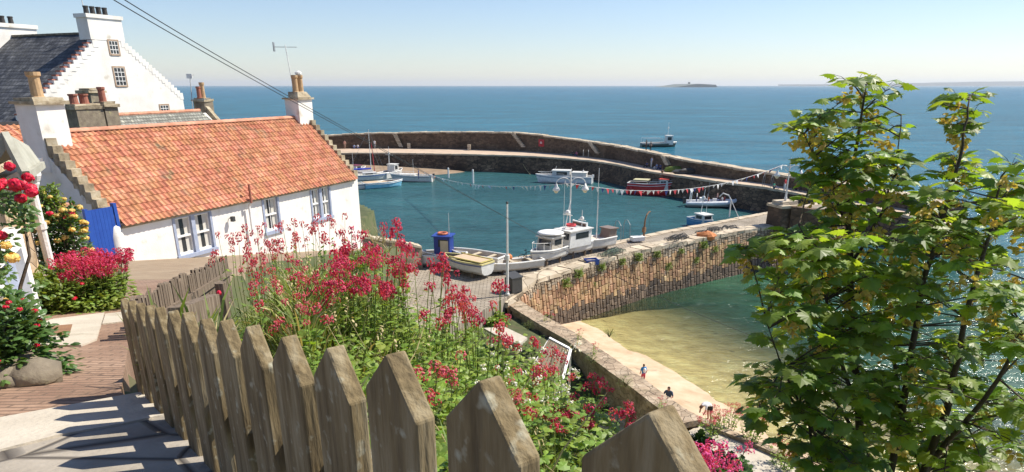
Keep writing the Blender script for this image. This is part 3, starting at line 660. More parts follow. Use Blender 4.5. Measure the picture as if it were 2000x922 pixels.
ch = MB(); ch.box(-6.4, -3.3, 8.9, 9.9, zA-1.6, 12.6, .02); ch.box(-6.5, -3.2, 8.82, 9.98, 12.6, 12.85, .01); c1_ = ch.build('chimney', M['white_wall'], wh)
for k in range(3): pot(c1_, M['pot_black'], -5.7+.55*k, 9.4, 12.84, .5, .16, 1.05)
b = MB(); b.prism([(xL-1.4, .02, -3), (xL+.1, .02, -3), (xL+.1, .02, zL-.1), (xL-1.4, .02, zL-.5)], (0, .35, 0)); b.build('wall', M['white_wall'], wh)
def aerial(name, label, base, top, dir_, n=8, L_=1.1, wide=.35, yaw=0.4):
    t = thing(name, label, 'aerial', base); b = MB(); b.tube([base, top], .022, 6); b.build('mast', M['metal_grey'], t, world=True)
    b = MB(); d = V((math.cos(yaw), math.sin(yaw), .0)); s_ = V((-d.y, d.x, 0)); c = V(top)-V((0, 0, .1))
    if n:
        b.tube([c-d*L_/2, c+d*L_/2], .014, 5)
        for k in range(n): p = c+d*L_*(k/(n-1)-.5); b.tube([p-s_*wide*(1-.04*k), p+s_*wide*(1-.04*k)], .010, 4)
        p = c+d*L_*-.5; b.obox(p+V((0, 0, .0)), d*.02, s_*.2, V((0, 0, .22)))
    b.build('antenna', M['metal_grey'], t, world=True); return t
aerial('tv_aerial', 'tall television aerial on a thin pole strapped to the cottage seaward chimney', P(581, 216, t=35.5), P(557, 88, t=35.5), 0, 9, 1.15, .25, .15)
pb = P(377, 214, t=45); t = thing('tv_aerial', 'white panel aerial on a thin pole beside the small brown chimney', 'aerial', pb)
b = MB(); b.tube([pb, P(371, 150, t=45)], .03, 6); b.build('mast', M['metal_grey'], t, world=True)
b = MB(); c = P(370, 149, t=45); b.obox(c, V((.16, .05, 0)), V((-.03, .1, 0)), V((0, 0, .14))); b.tube([c, c+V((.3, .05, .1))], .02); b.build('antenna', M['metal_white'], t, world=True)
pb = P(178, 78, t=42.6); t = thing('roof_pole', 'thin bare metal pole rising beside the big white chimney', 'pole', pb); b = MB(); b.tube([pb, P(158, -8, t=42.6)], .028, 6); b.build('mast', M['metal_grey'], t, world=True)

# --- slate roofed cottage between them, with its stone chimneys
R0, R1 = P(214, 227.5, t=37.6), P(390, 218, t=44.6); R1.z = R0.z
dn = (R1-R0); LR = V((dn.x, dn.y)).length; rz2 = math.atan2(dn.y, dn.x)
sc_ = thing('slate_cottage', 'grey slate roofed cottage with red ridge tucked behind the pantiled roof', 'cottage', (R0.x, R0.y, 6.0), rz2)
zr = R0.z-6
b = MB(); b.prism([(0, -3.2, -3), (0, 3.2, -3), (0, 3.2, zr-3.4), (0, 0, zr-.1), (0, -3.2, zr-3.4)], (LR+.6, 0, 0)); b.build('wall', M['white_wall'], sc_)
b = MB()
for s in (-1, 1): b.prism([(-.2, 0, zr-.02), (LR+.02, 0, zr-.02), (LR+1.9, s*3.5, zr-3.7), (-.2, s*3.5, zr-3.7)], (0, 0, .1))
rf = b.build('roof', M['grey_slate'], sc_)
b = MB()
for k in range(22): b.tube([(LR*k/22, 0, zr+.06), (LR*(k+1)/22, 0, zr+.07)], .11, 8)
b.build('ridge_tiles', M['ridge_tile'], rf)
def stone_chimney(root, pl_, pr_, ytop, ybot, depth, pots, m='chim_stone', t=38, label=None):
    """a stack given by its photo corners at distance t"""
    a = P(pl_, ytop, t=t); b_ = P(pr_, ytop, t=t); h = a.z-P(pl_, ybot, t=t).z; w = (b_-a).length
    ang = RZ-.9; return a, b_, h, w
def stack(name, label, x, ytop, t, w, dp, h, rot, pots, mat_='chim_stone', top_slab=True):
    c = P(x, ytop, t=t); r = thing(name, label, 'chimney', (c.x, c.y, c.z-h), rot)
    b = MB(); b.box(-w/2, w/2, -dp/2, dp/2, 0, h, .03); b.build('stack', M[mat_], r)
    b = MB(); b.box(-w/2-.08, w/2+.08, -dp/2-.08, dp/2+.08, h-.05, h+.10, .03)
    if top_slab: b.box(-w/2+.06, w/2-.06, -dp/2+.06, dp/2-.06, h+.10, h+.2, .03)
    b.build('cap', M['skew'], r)
    for px_, m_, ph, pr_ in pots: pot(r, M[m_], px_, 0, h+.17, ph, pr_, 1.12)
    return r
stack('chimney_stack', 'broad brown stone chimney with two red pots behind the pantiled ridge', 163, 211, 33.5, 1.45, .8, 3.2, RZ, [(-.42, 'pot_red', .5, .2), (.12, 'pot_red', .5, .2)])
stack('chimney_stack', 'tall weathered stone chimney with one buff pot, right of the red potted stack', 205, 207, 34.5, .75, .9, 3.4, RZ, [(-.05, 'pot_red', .75, .17)])
stack('chimney_stack', 'dark square stone chimney rising behind the two red pots', 178, 180, 37, .9, .9, 4.2, RZ, [])
stack('chimney_stack', 'small brown chimney with two slim pots at the seaward end of the slate roof', 396, 197, 45.5, .85, .85, 3.5, rz2, [(-.28, 'pot_red', .75, .14), (.12, 'pot_buff', 1.0, .15)])
b = MB(); t = thing('skew_wall', 'sloping stone gable coping below the small seaward chimney', 'coping', P(400, 212, t=45.5)); b.bar(P(400, 208, t=45.4), P(428, 240, t=45.6), .35, .3); b.build('coping', M['skew'], t, world=True)
# pantiled roof at the far left
a0 = P(-30, 262, t=24); t = thing('shed', 'low shed with an old orange pantiled roof at the left edge behind the porch', 'shed', (a0.x-1.0, a0.y, 9.0), RZ)
zt = P(20, 250, t=24).z-9
b = MB(); tile_slope(b, -5, 3.4, (-1.0, zt-1.1), (.6, zt), 34, 6); b.build('roof', M['tile'], t)
b = MB(); b.box(-5, 3.2, -.85, 1.8, -3, zt-1.15); b.build('wall', M['white_wall'], t)
b = MB(); b.bar((-5, .62, zt+.05), (3.4, .62, zt+.05), .22, .12); b.build('ridge', M['metal_dark'], t)

# --- house at the left edge with the porch hood
LC = V((-5.35, 7.55)); LD = V((-.417, .909)); rzl = math.atan2(LD.y, LD.x)
lh = thing('corner_house', 'sandy stone house corner with white door frame at the left edge of the lane', 'house', (LC.x, LC.y, 12.3), rzl)
b = MB(); b.box(-6.0, 0, 0, .4, -.6, 1.95); b.box(-.4, 0, .4, 3, -.6, 1.95); b.build('wall', M['stone_sand'], lh)
b = MB(); b.box(-1.10, -.86, -.05, .0, -.35, 1.3, .012); b.box(-2.6, -2.36, -.05, .0, -.35, 1.3, .012); b.build('door_jamb', M['stone_sand'], lh)
b = MB(); b.box(-1.30, -1.12, -.13, -.0, -.3, 1.25); b.box(-2.36, -2.2, -.13, -.0, -.3, 1.25); b.box(-2.36, -1.12, -.13, 0, 1.25, 1.42); dr = b.build('door_frame', M['white_paint'], lh)
b = MB(); b.box(-2.2, -1.3, -.05, -.002, -.3, 1.25); b.build('door', M['blue_trim'], dr)
b = MB(); b.tube([(-.02, -.14, 1.86), (-.02, -.14, 1.7), (-.02, -.10, 1.6), (-.02, -.10, -.3)], .048, 10)
for z in (1.2, .3): b.tube([(-.02, -.10, z), (-.02, -.10, z+.07)], .062, 10)
b.lathe((-.02, -.14, 1.72), [(.055, 0), (.08, .06), (.08, .18)], 10)
b.build('drainpipe', M['white_wall'], lh)
b = MB(); b.bar((-3.5, -.17, 1.90), (.2, -.17, 1.90), .12, .09); b.build('gutter', M['metal_grey'], lh)
b = MB(); hA, hB, hE, hF, hG, hH = P(10, 266, t=5.6), P(58, 292, t=6.7), P(50, 343, t=5.5), P(80, 322, t=6.6), P(-45, 345, t=5.5), P(-30, 330, t=6.6)
b.prism([hA, hB, hF, hE], (0, 0, .035)); b.prism([hA, hB, hH, hG], (0, 0, .035)); b.bar(hA, hE, .05, .10); b.bar(hA, hG, .05, .10); b.bar(hE, hF, .07, .06)
b.build('porch_hood', M['hood'], lh, world=True)

# ------------------------------------------------------------------ fences
def picket(parent, c, d, n_, w, th, top, h, name='picket', m='wood_fence', pointed=True, lean=0):
    """board centred at plan point c; d along the fence, n_ towards the garden"""
    b = MB(); z0 = top-h; s = w*.50 if pointed else w*.12
    pr = [(-w/2, z0), (w/2, z0), (w/2, top-s*1.0), (0.0, top), (-w/2, top-s*1.0)] if pointed else [(-w/2, z0), (w/2, z0), (w/2, top-rnd.uniform(.0, .03)), (-w/2, top-rnd.uniform(0, .03))]
    b.prism([c+d*(x+lean*(z-z0))+V((0, 0, z)) for x, z in pr], n_*th)
    o = b.build(name, M[m], parent, world=True)
    if pointed: bv = o.modifiers.new('worn_edges', 'BEVEL'); bv.width = .0045; bv.segments = 2; bv.limit_method = 'ANGLE'
    return o
SP = .24; DV = V((-.737, .970, -.261))
fd = V((-.737, .970, 0)).normalized(); fn = V((fd.y, -fd.x, 0))
def fpos(i):
    """photo-fitted straight fence line: picket i's peak in world space"""
    x = 17+3733/(i+3.04); y = 538.6+810/(i+3.04); t = (i+3.04)*SP/1.246
    return P(x, y, t=t)
f1 = thing('picket_fence', 'weathered pointed picket fence running down the foreground beside the lane', 'fence', (fpos(6).x, fpos(6).y, fpos(6).z-1.2))
for i in range(-2, 15):
    p = fpos(i); picket(f1, V((p.x, p.y, 0))-fn*.0+fd*rnd.uniform(-.006, .006), fd, fn, .158+rnd.uniform(-.006, .004), .034, p.z+rnd.uniform(-.006, .006), 1.45, lean=rnd.uniform(-.008, .008))
for off in (.32, 1.05):
    b = MB(); a = fpos(-2.4); e = fpos(14.4); b.bar(a+fn*.055-V((0, 0, off)), e+fn*.055-V((0, 0, off)), .035, .085); b.build('rail', M['wood_fence'], f1, world=True)
for i in (10.5, 3.5, -1.5):
    p = fpos(i)+fn*.13; b = MB(); b.box(p.x-.045, p.x+.045, p.y-.045, p.y+.045, p.z-1.5, p.z-.30); b.build('post', M['wood_fence'], f1, world=True)
pts2 = [P(250, 578, t=5.25), P(300, 556, t=6.4), P(350, 537, t=7.9), P(400, 517, t=10.0), P(440, 500, t=12.6)]
f2 = thing('board_fence', 'old grey brown board fence bending away along the lane toward the cottage', 'fence', V((pts2[1].x, pts2[1].y, pts2[1].z-.8)))
acc = 0
for a, b_ in zip(pts2, pts2[1:]):
    dd2 = b_-a; Ln = V((dd2.x, dd2.y)).length; d = V((dd2.x, dd2.y, 0)).normalized(); n_ = V((d.y, -d.x, 0)); k = 0
    while k < Ln:
        w = rnd.uniform(.085, .13); p = a.lerp(b_, min(1, (k+w/2)/Ln)); h = 1.15
        picket(f2, V((p.x, p.y, 0)), d, n_, w, .022, p.z+rnd.uniform(-.05, .03), h, 'board', 'wood_old', False, rnd.uniform(-.03, .03)); k += w+rnd.uniform(.012, .04)
    b = MB(); b.bar(a+n_*.05-V((0, 0, .3)), b_+n_*.05-V((0, 0, .3)), .04, .09); b.build('rail', M['wood_old'], f2, world=True)
t = thing('gate_rail', 'thick weathered wooden plank end set level behind the picket fence corner', 'plank', P(385, 600, t=4.0))
b = MB(); a, e = P(345, 622, t=3.75), P(418, 592, t=4.6); b.bar(a, e, .08, .12); b.build('plank', M['wood_old'], t, world=True)
t = thing('post', 'short dark round post with a red tie beside the plank and long grass', 'post', P(432, 625, t=4.7)-V((0, 0, .5)))
b = MB(); p = P(430, 552, t=4.7); b.tube([p, p-V((0, 0, .8))], .04, 8); b.build('stake', M['wood_old'], t, world=True)
b = MB(); p = P(428, 572, t=4.65); b.ball(p, .018, 6, 4); b.build('tie', M['rose_red'], t, world=True)

# ------------------------------------------------------------------ leaves, plants
SYC = [(0, .0), (.10, -.10), (.34, -.24), (.24, -.03), (.46, .02), (.62, -.02), (.50, .16), (.62, .30), (.40, .34), (.52, .48), (.34, .50), (.28, .66), (.17, .64), (0, .98)]
SYCO = [(-.0, 0)]
def leaf_shape(b, o, d, n, s, kind='syc', fold=.16):
    d, sd, u = basis(d, n)
    if kind == 'syc':
        R = SYC; pts = [o]+[]
        c = o+d*s*.30+u*s*.05
        right = [o+d*(y*s)+sd*(x*s)-u*(abs(x)*fold*s+ (y*y)*.10*s) for x, y in R[1:-1]]; left = [o+d*(y*s)-sd*(x*s)-u*(abs(x)*fold*s+(y*y)*.10*s) for x, y in R[1:-1]]
        tip = o+d*s*.98-u*s*.14; vs_ = [c, o]+right+[tip]+left[::-1]; n_ = len(vs_)-1
        b.add(vs_, [(0, i, i+1) for i in range(1, n_)]+[(0, n_, 1)])
    elif kind == 'oval':
        b.add([o, o+d*s*.35+sd*s*.26-u*s*.03, o+d*s*.75+sd*s*.2-u*s*.08, o+d*s-u*s*.16, o+d*s*.75-sd*s*.2-u*s*.08, o+d*s*.35-sd*s*.26-u*s*.03, o+d*s*.5+u*s*.04],
              [(0, 1, 6), (1, 2, 6), (2, 3, 6), (3, 4, 6), (4, 5, 6), (5, 0, 6)])
    elif kind == 'lobed':
        b.add([o, o+d*s*.1+sd*s*.42, o+d*s*.45+sd*s*.50, o+d*s*.5+sd*s*.28, o+d*s*.8+sd*s*.34, o+d*s*.98-u*s*.1, o+d*s*.8-sd*s*.34, o+d*s*.5-sd*s*.28, o+d*s*.45-sd*s*.50, o+d*s*.1-sd*s*.42, o+d*s*.4+u*s*.06],
              [(k, k+1, 10) for k in range(9)]+[(9, 0, 10)])
    elif kind == 'blade':
        w = s*.010+.002; e = o+d*s*.6; t_ = o+d*s-V((0, 0, s*.22))
        b.add([o-sd*w, o+sd*w, e+sd*w*.8, e-sd*w*.8, t_], [(0, 1, 2, 3), (3, 2, 4)])
def rdir(zmin=-.2, zmax=.6):
    a = rnd.uniform(0, 2*math.pi); z = rnd.uniform(zmin, zmax); return V((math.cos(a), math.sin(a), z)).normalized()
def head(b, c, r, n=26, sq=1.25, fl=.26):
    """a flower head: many small florets over a rounded cone"""
    for k in range(n):
        d = rdir(-.5, 1.0); p = c+V((d.x*r, d.y*r, d.z*r*sq)); s = r*fl*rnd.uniform(.7, 1.3); _, s1, s2 = basis(d+rdir()*.5)
        b.add([p-s1*s, p-s2*s, p+s1*s, p+s2*s, p+d*s*.5], [(0, 1, 4), (1, 2, 4), (2, 3, 4), (3, 0, 4)])
def valerian(n_st, ht, spread, m, leafm='herb', rl=.055, hr=.030):
    st, lf, fl = MB(), MB(), MB()
    for k in range(n_st):
        a = rnd.uniform(0, 6.28); r = spread*math.sqrt(rnd.random()); o = V((math.cos(a)*r*.55, math.sin(a)*r*.55, 0)); h = ht*rnd.uniform(.74, 1.05)
        tp = V((math.cos(a)*r, math.sin(a)*r, h))+V((rnd.uniform(-.03, .03), rnd.uniform(-.03, .03), 0)); mid = o.lerp(tp, .5)+V((rnd.uniform(-.04, .04), rnd.uniform(-.04, .04), .04))
        st.tube([o, mid, tp], [.0045, .0035, .002], 4, False)
        nh = rnd.choice((1, 2, 3, 4))
        for q in range(nh):
            c = tp+V((rnd.uniform(-.06, .06), rnd.uniform(-.06, .06), -.022*q+rnd.uniform(-.01, .02))) if q else tp
            head(fl, c, hr*rnd.uniform(.6, 1.15), 24)
        for q in range(7):
            f = rnd.uniform(.02, .8); p = o.lerp(tp, f); leaf_shape(lf, p, rdir(-.1, .7), V((0, 0, 1)), rl*rnd.uniform(.7, 1.4), 'oval')
    return st, lf, fl
def valerian_thing(name, label, loc, n, h, sp, m, group=None, **k):
    t = thing(name, label, 'flowering plant', loc, 0, group); st, lf, fl = valerian(n, h, sp, m, **k)
    st.build('stems', M['grass'], t); lf.build('foliage', M[k.get('leafm', 'herb')], t); fl.build('flower_heads', M[m], t); return t

# garden cover: herbs, grass and dry stalks that nobody could count
lf, gr, st_, sd_ = MB(), MB(), MB(), MB()
def gh(x, y): return .36+(.16 if .75*x+.66*y > 2.8 and x > -1.8 else 0)+.16*noise.noise(V((x*1.3, y*1.3, 5)))+.06*noise.noise(V((x*4, y*4, 2)))
n = 0
while n < 27000:
    y = 2.0+11.5*rnd.random()**1.4; x = rnd.uniform(-5.6, 4.2)
    if not right_of_fence(x-(.22 if y < 3.6 or y > 12.5 else .9), y) or dwall(x, y) > -1: continue
    q = .75*x+.66*y
    if q > 7.4 or q < .75: continue
    n += 1; z = zland(x, y); h = gh(x, y)
    if x < -1.1 and rnd.random() < .3: h *= .6
    zz = z+h*rnd.uniform(.35, 1.12); s = rnd.uniform(.036, .088)*(1 if q < 4.5 else 1.3)
    leaf_shape(lf, V((x, y, zz)), rdir(-.35, .35), V((rnd.uniform(-.5, .5), rnd.uniform(-.5, .5), 1)), s, rnd.choice(('lobed', 'oval', 'oval', 'lobed')))
n = 0
while n < 7500:                                                # grasses, thicker on the left
    y = 2.6+12*rnd.random()**1.2; x = rnd.uniform(-6.2, 2.6)
    if not right_of_fence(x-(.15 if y < 3.6 or y > 12.5 else .45 if y > 8.5 else 1.15), y): continue
    if x > -1.6 and rnd.random() < .86: continue
    q = .75*x+.66*y
    if q > 6.2: continue
    n += 1; z = zland(x, y); s = rnd.uniform(.22, .62)*(1.15 if x < -1.6 else .9)
    for k in range(3):
        leaf_shape(gr if rnd.random() < .80 else sd_, V((x+rnd.uniform(-.05, .05), y+rnd.uniform(-.05, .05), z+.05)), rdir(1.2, 3.2), rdir(-.2, .2), s*rnd.uniform(.7, 1.2), 'blade')
for k in range(420):                                           # dry seed stalks
    y = rnd.uniform(4.5, 11.5); x = rnd.uniform(-5.4, -.6)
    if not right_of_fence(x-1.1, y) or .75*x+.66*y > 5: continue
    z = zland(x, y); d = rdir(2.2, 5); h = rnd.uniform(.45, .82); o = V((x, y, z)); st_.tube([o, o+d*h*.6, o+d*h+V((d.x*.1, d.y*.1, -.02))], [.003, .002, .0012], 3, False)
    for q in range(5): p = o+d*h*(1-.05*q); leaf_shape(st_, p, rdir(.3, 1.5), V((0, 0, 1)), .035, 'oval')
for k in range(26):                                            # bleached dead stems
    x = rnd.uniform(-1.2, .9); y = rnd.uniform(3.0, 6); o = V((x, y, zland(x, y)+.12)); d = rdir(.3, 1.6); L_ = rnd.uniform(.35, .8)
    sd_.tube([o, o+d*L_*.5+rdir()*.04, o+d*L_], [.007, .005, .002], 5, False)
n = 0
while n < 16000:                                                # bushy cover lower down the bank
    y = rnd.uniform(6, 33); x = rnd.uniform(-6.9, 6.2) if n % 2 else rnd.uniform(-6.9, -2.5); q = .75*x+.66*y
    if (q < 5.4 and y < 12.5) or dwall(x, y) > -.4 or not right_of_fence(x-.5, y): continue
    if y > 12 and abs(dwall(x, y)) < 2.2 and y < 27: continue
    n += 1; z = zland(x, y)+(.5+.45*noise.noise(V((x*.5, y*.5, 9))))*rnd.uniform(.3, 1.1)
    leaf_shape(lf, V((x, y, z)), rdir(-.3, .4), V((rnd.uniform(-.5, .5), rnd.uniform(-.5, .5), 1)), rnd.uniform(.14, .28), rnd.choice(('lobed', 'oval')))
tag(lf.build('herb_cover', M['herb']), 'dense light green leafy weeds covering the bank behind the pickets', 'weeds', kind='stuff')
tag(gr.build('long_grass', M['grass']), 'long green grass on the bank between the board fence and the cottage', 'grass', kind='stuff')
tag(st_.build('seed_stalks', M['straw']), 'thin straw coloured seed stalks standing above the long grass', 'grass', kind='stuff')
tag(sd_.build('dry_stems', M['straw']), 'bleached dead blades and stems lying through the green weeds', 'dry stems', kind='stuff')
w_ = MB()
for k in range(46):
    p = P(rnd.uniform(930, 1130), rnd.uniform(670, 790), t=rnd.uniform(4.6, 5.6)); p.z = max(p.z, zland(p.x, p.y)+.2); head(w_, p, .022, 9, 1, .45)
tag(w_.build('white_flowers', M['rose_white']), 'scattered small white blooms among weeds in front of the tilted bench', 'flowers', kind='stuff')

VG = 'red valerian plants on the bank'
def vplant(x, y, t, kind, label, group=VG, rz=None, hmin=.35, hmax=1.15, wide=1.0):
    p = P(x, y, t=t); z0 = zland(p.x, p.y); h = max(hmin, min(hmax, p.z-z0)); src = PROTO[kind]; s = h/src[1]
    if not src[2]: src[2] = True; o = src[0]; o.location = (p.x, p.y, p.z-h)
    else: o = copy_tree(src[0], (p.x, p.y, p.z-h), 0)
    o.scale = (max(.7, min(1.25, s))*wide, max(.7, min(1.25, s))*wide, s); o.rotation_euler = (0, 0, rnd.uniform(0, 6.28) if rz is None else rz)
    o['label'] = label; o['group'] = group; return o
PROTO = {}
for k_, n_, sp_, m_ in (('dense', 14, .27, 'red_fl'), ('mid', 9, .24, 'red_fl'), ('sparse', 6, .22, 'red_fl2'), ('coral', 20, .3, 'red_fl2')):
    PROTO[k_] = [valerian_thing('valerian', '', (0, 0, 0), n_, .62, sp_, m_), .62, False]
LB = 'bushy crimson valerian in the thick of the flowering drift below the cottage end'
LM = 'crimson valerian with open sprays at the near edge of the flowering drift'
LS = 'sparse coral valerian stems among the long grass under the cottage windows'
for x, y, t in ((714, 446, 6.6), (745, 500, 6.0), (800, 515, 6.3), (690, 505, 5.9), (725, 480, 6.9), (650, 515, 6.2), (835, 545, 6.2)): vplant(x, y, t, 'dense', LB)
for x, y, t in ((670, 528, 5.9), (612, 520, 6.3)): vplant(x, y, t, 'mid', LM)
for x, y, t in ((455, 465, 8.2), (500, 450, 8.6), (535, 478, 7.6), (505, 505, 6.9), (555, 440, 8.8), (610, 445, 8), (640, 430, 8), (530, 560, 5.4), (600, 600, 4.6)): vplant(x, y, t, 'sparse', LS, wide=.9)
vplant(925, 560, 6.0, 'mid', 'tall crimson valerian spire at the right tip of the drift against the grey quay', rz=1)
vplant(905, 590, 5.2, 'sparse', 'crimson valerian just below the right tip of the drift beside the quay paving', rz=2)
vplant(848, 722, 3.9, 'sparse', 'thin red valerian stems just behind the pointed pickets in mid picture')
vplant(1035, 665, 5.9, 'mid', 'crimson valerian growing left of the tilted white bench')
vplant(1065, 712, 5.2, 'sparse', 'few crimson valerian heads in front of the tilted white bench')
vplant(1130, 765, 5.3, 'dense', 'bright crimson valerian clump against the dark face of the sea wall')
vplant(1158, 790, 5.0, 'dense', 'second bright crimson valerian, right of and below the clump on the dark sea wall')
vplant(1010, 770, 4.6, 'sparse', 'loose coral valerian between the tilted bench and the nearest tall picket')
BG = 'coral valerian on the beach side'
for x, y, t, l in ((1425, 795, 26.5, 'coral valerian bush left of the tree foot beside the promenade'), (1470, 812, 25.5, 'coral valerian right of the promenade bush, close to the tree leaves'),
                   (1390, 812, 26, 'small coral valerian at the start of the pale promenade'), (1530, 870, 24, 'coral valerian at the promenade kerb under the tree leaves')):
    p = P(x, y, t=t); o = copy_tree(PROTO['coral'][0], (p.x, p.y, max(2.2, p.z-1.0)), rnd.uniform(0, 6)); o.scale = (2.1, 2.1, 1.7); o['label'] = l; o['group'] = BG
for x, y, l in ((1068, 628, 'small coral valerian on the sea wall top near the pier corner'), (1130, 662, 'coral valerian rooted on the sea wall top above the weed patch'), (1160, 690, 'coral valerian on the seaward edge of the wall beside the grassy tuft'), (1290, 800, 'low coral valerian on the sea wall right of the child in blue')):
    p = P(x, y, z=2.75); o = copy_tree(PROTO['sparse'][0], (p.x, p.y, 2.7), rnd.uniform(0, 6)); o.scale = (1.5, 1.5, .9); o['label'] = l; o['group'] = BG
PROTO['coral'][0].location = P(1600, 905, z=2.3); PROTO['coral'][0]['label'] = 'coral valerian by the promenade under the right hand tree'; PROTO['coral'][0]['group'] = BG
vl = valerian_thing('valerian', 'large magenta valerian bush in full bloom beside the blue gate', V((LP(200, 603)[0], LP(200, 603)[1], zl(*LP(200, 603)))), 110, .62, .40, 'red_fl', hr=.040)
pk_ = P(1370, 905, t=3.5)
PK = valerian_thing('valerian', 'pink valerian heads on dark leaves at the bottom edge, right of the nearest picket', (pk_.x, pk_.y, pk_.z-.42), 26, .5, .22, 'pink_fl', leafm='dleaf', hr=.03)
o = copy_tree(PK, P(1302, 905, t=3.3)-V((0, 0, .5)), 2.0, 'pink valerian head close against the right edge of the nearest pointed picket'); o.scale = (.5, .5, 1)

def bush(name, label, c, rx, ry, h, n, ls, m, kind='oval', cat='shrub', flowers=None, group=None, droop=.3):
    """leaves through a rounded volume; flowers = list of (material, count, radius)"""
    t = thing(name, label, cat, c, 0, group); b = MB(); st = MB()
    sd = rnd.uniform(0, 99)
    def rad(d): return .82+.30*noise.noise(V((d.x*1.7+sd, d.y*1.7, d.z*1.7)))
    for k in range(n):
        d = rdir(-.15, 1.6); f = rnd.random()**.45*rad(d); p = V((d.x*rx*f, d.y*ry*f, max(.02, d.z*h*f+.0)))
        leaf_shape(b, p, (d+rdir(-.7, .3)).normalized(), (V((0, 0, 1))+rdir()*.6), ls*rnd.uniform(.6, 1.3), kind)
    for k in range(9):
        d = rdir(.3, 2); st.tube([(0, 0, -.1), d*.35*h, V((d.x*rx*.8, d.y*ry*.8, d.z*h*.8))], [.02, .012, .004], 5, False)
    b.build('foliage', M[m], t); st.build('stems', M['bark'], t)
    for fm, cnt, fr in (flowers or []):
        f_ = MB()
        for k in range(cnt):
            d = rdir(-.1, 1.5); f = rad(d)*rnd.uniform(.9, 1.05); c_ = V((d.x*rx*f, d.y*ry*f, d.z*h*f)); f_.ball(c_, fr*.6, 7, 4); head(f_, c_, fr*.8, 16, .8, .55)
        f_.build('blooms', M[fm], t)
    return t
def onlane(x, y, dz=0): p = LP(x, y); return V((p[0], p[1], zl(*p)+dz))
bush('shrub', 'dark green fuchsia bush hanging over rocks at the left edge of the lane', onlane(2, 742), 0.40, .46, .62, 4600, .055, 'dleaf', flowers=[('rose_red', 30, .016)])
bush('shrub', 'low light green shrub between the stone house corner and the magenta valerian', onlane(150, 607), .72, .6, .62, 4200, .07, 'fleaf', flowers=[('rose_red', 8, .03)])
bush('rose_bush', 'yellow and red rose bush climbing in front of the white garden wall', onlane(118, 575)+V((-.62, 1.2, .1)), .55, .5, 1.35, 3200, .08, 'dleaf', flowers=[('rose_yel', 44, .06), ('rose_red', 9, .055)])
bush('climber', 'small leafy climber with yellow blooms on the shaded gable behind the drainpipe', P(92, 372, t=11)-V((0, 0, .4)), .28, .3, .7, 700, .08, 'fleaf', flowers=[('rose_yel', 6, .04)])
rb = thing('climbing_rose', 'red climbing rose trained over the door at the left edge', 'climbing rose', (LC.x, LC.y, 12.3), rzl)
b = MB(); f_ = MB(); s_ = MB()
for x, y, rx, ry, n in ((20, 385, 50, 38, 260), (48, 425, 22, 26, 70), (2, 470, 26, 40, 70), (10, 540, 18, 60, 80), (72, 575, 14, 30, 30)):
    for k in range(n):
        a = rnd.uniform(0, 6.28); r = math.sqrt(rnd.random()); p = P(x+rx*r*math.cos(a), y+ry*r*math.sin(a), t=5.4+rnd.uniform(-.25, .25)); leaf_shape(b, p, rdir(-.8, .4), V((.6, -.2, .6))+rdir()*.5, .06*rnd.uniform(.7, 1.3), 'oval')
for x, y in ((18, 325), (5, 358), (15, 362), (30, 366), (42, 362), (28, 358), (55, 347), (62, 376), (42, 388), (60, 368), (2, 460), (-5, 365)):
    p = P(x, y, t=5.2+rnd.uniform(-.1, .1)); f_.ball(p, .036, 8, 5, j=.12); head(f_, p, .036, 26, .9, .5)
s_.tube([P(30, 640, t=5.5), P(40, 560, t=5.5), P(58, 500, t=5.5), P(45, 420, t=5.5), P(10, 380, t=5.5)], [.018, .014, .012, .009, .005], 6)
b.build('foliage', M['dleaf'], rb, world=True); s_.build('stems', M['bark'], rb, world=True); f_.build('red_blooms', M['rose_red'], rb, world=True)
f_ = MB()
for x, y, r in ((24, 505, .05), (12, 480, .04), (16, 585, .03), (2, 608, .04)): p = P(x, y, t=5.1); f_.ball(p, r*.7, 8, 5, j=.1); head(f_, p, r*.8, 30, .9, .5)
f_.build('yellow_blooms', M['rose_yel'], rb, world=True)
for x, y, sx_, l in ((905, 655, 1.3, 'bushy green shrub below the left end of the quay, behind the valerian'), (965, 628, 1.0, 'low green shrub in the dark gap at the foot of the quay corner'), (930, 700, 1.5, 'green shrub on the low terrace left of the pale slab table'), (1010, 720, 1.3, 'green shrub on the low terrace between the slab table and the tilted bench')):
    p = P(x, y, z=2.4); bush('shrub', l, (p.x, p.y, zland(p.x, p.y)-.1), sx_, sx_, sx_*.75, 900, .2, 'herb')
a, e = P(690, 458, t=43), P(824, 482, t=46); t = thing('garden_wall', 'weathered stone garden wall with yellow lichen on its end above the left quay boats', 'wall', (a.x, a.y, 3.3))
b = MB(); b.prism([V((a.x, a.y, 2.8)), V((e.x, e.y, 2.8)), e-V((0, 0, .1)), a-V((0, 0, .1))], (-.3, .7, 0)); b.build('wall_body', M['seawall'], t, world=True)
b = MB()
for k in range(14): p, q_ = a.lerp(e, k/14), a.lerp(e, (k+.97)/14); b.prism([p+V((.02, -.08, -.1)), q_+V((.02, -.08, -.1)), q_+V((-.34, .75, -.1)), p+V((-.34, .75, -.1))], (0, 0, .14+rnd.uniform(-.03, .03)))
b.build('coping', M['coping'], t, world=True)
c = P(735, 470, t=30); t = thing('bare_shrub', 'leafless pale twiggy shrub standing right of the cottage end against the harbour', 'shrub', c-V((0, 0, .6))); b = MB()
def twig(o, d, L_, r_, n):
    e_ = o+d*L_; m_ = o+d*L_*.5+rdir()*L_*.07; b.tube([o, m_, e_], [r_, r_*.8, r_*.55], 4, False)
    if n:
        for q_ in range(3 if n > 2 else 2): twig(o.lerp(e_, rnd.uniform(.55, 1)), (d+rdir(-.3, .7)*.75).normalized(), L_*rnd.uniform(.5, .75), r_*.6, n-1)
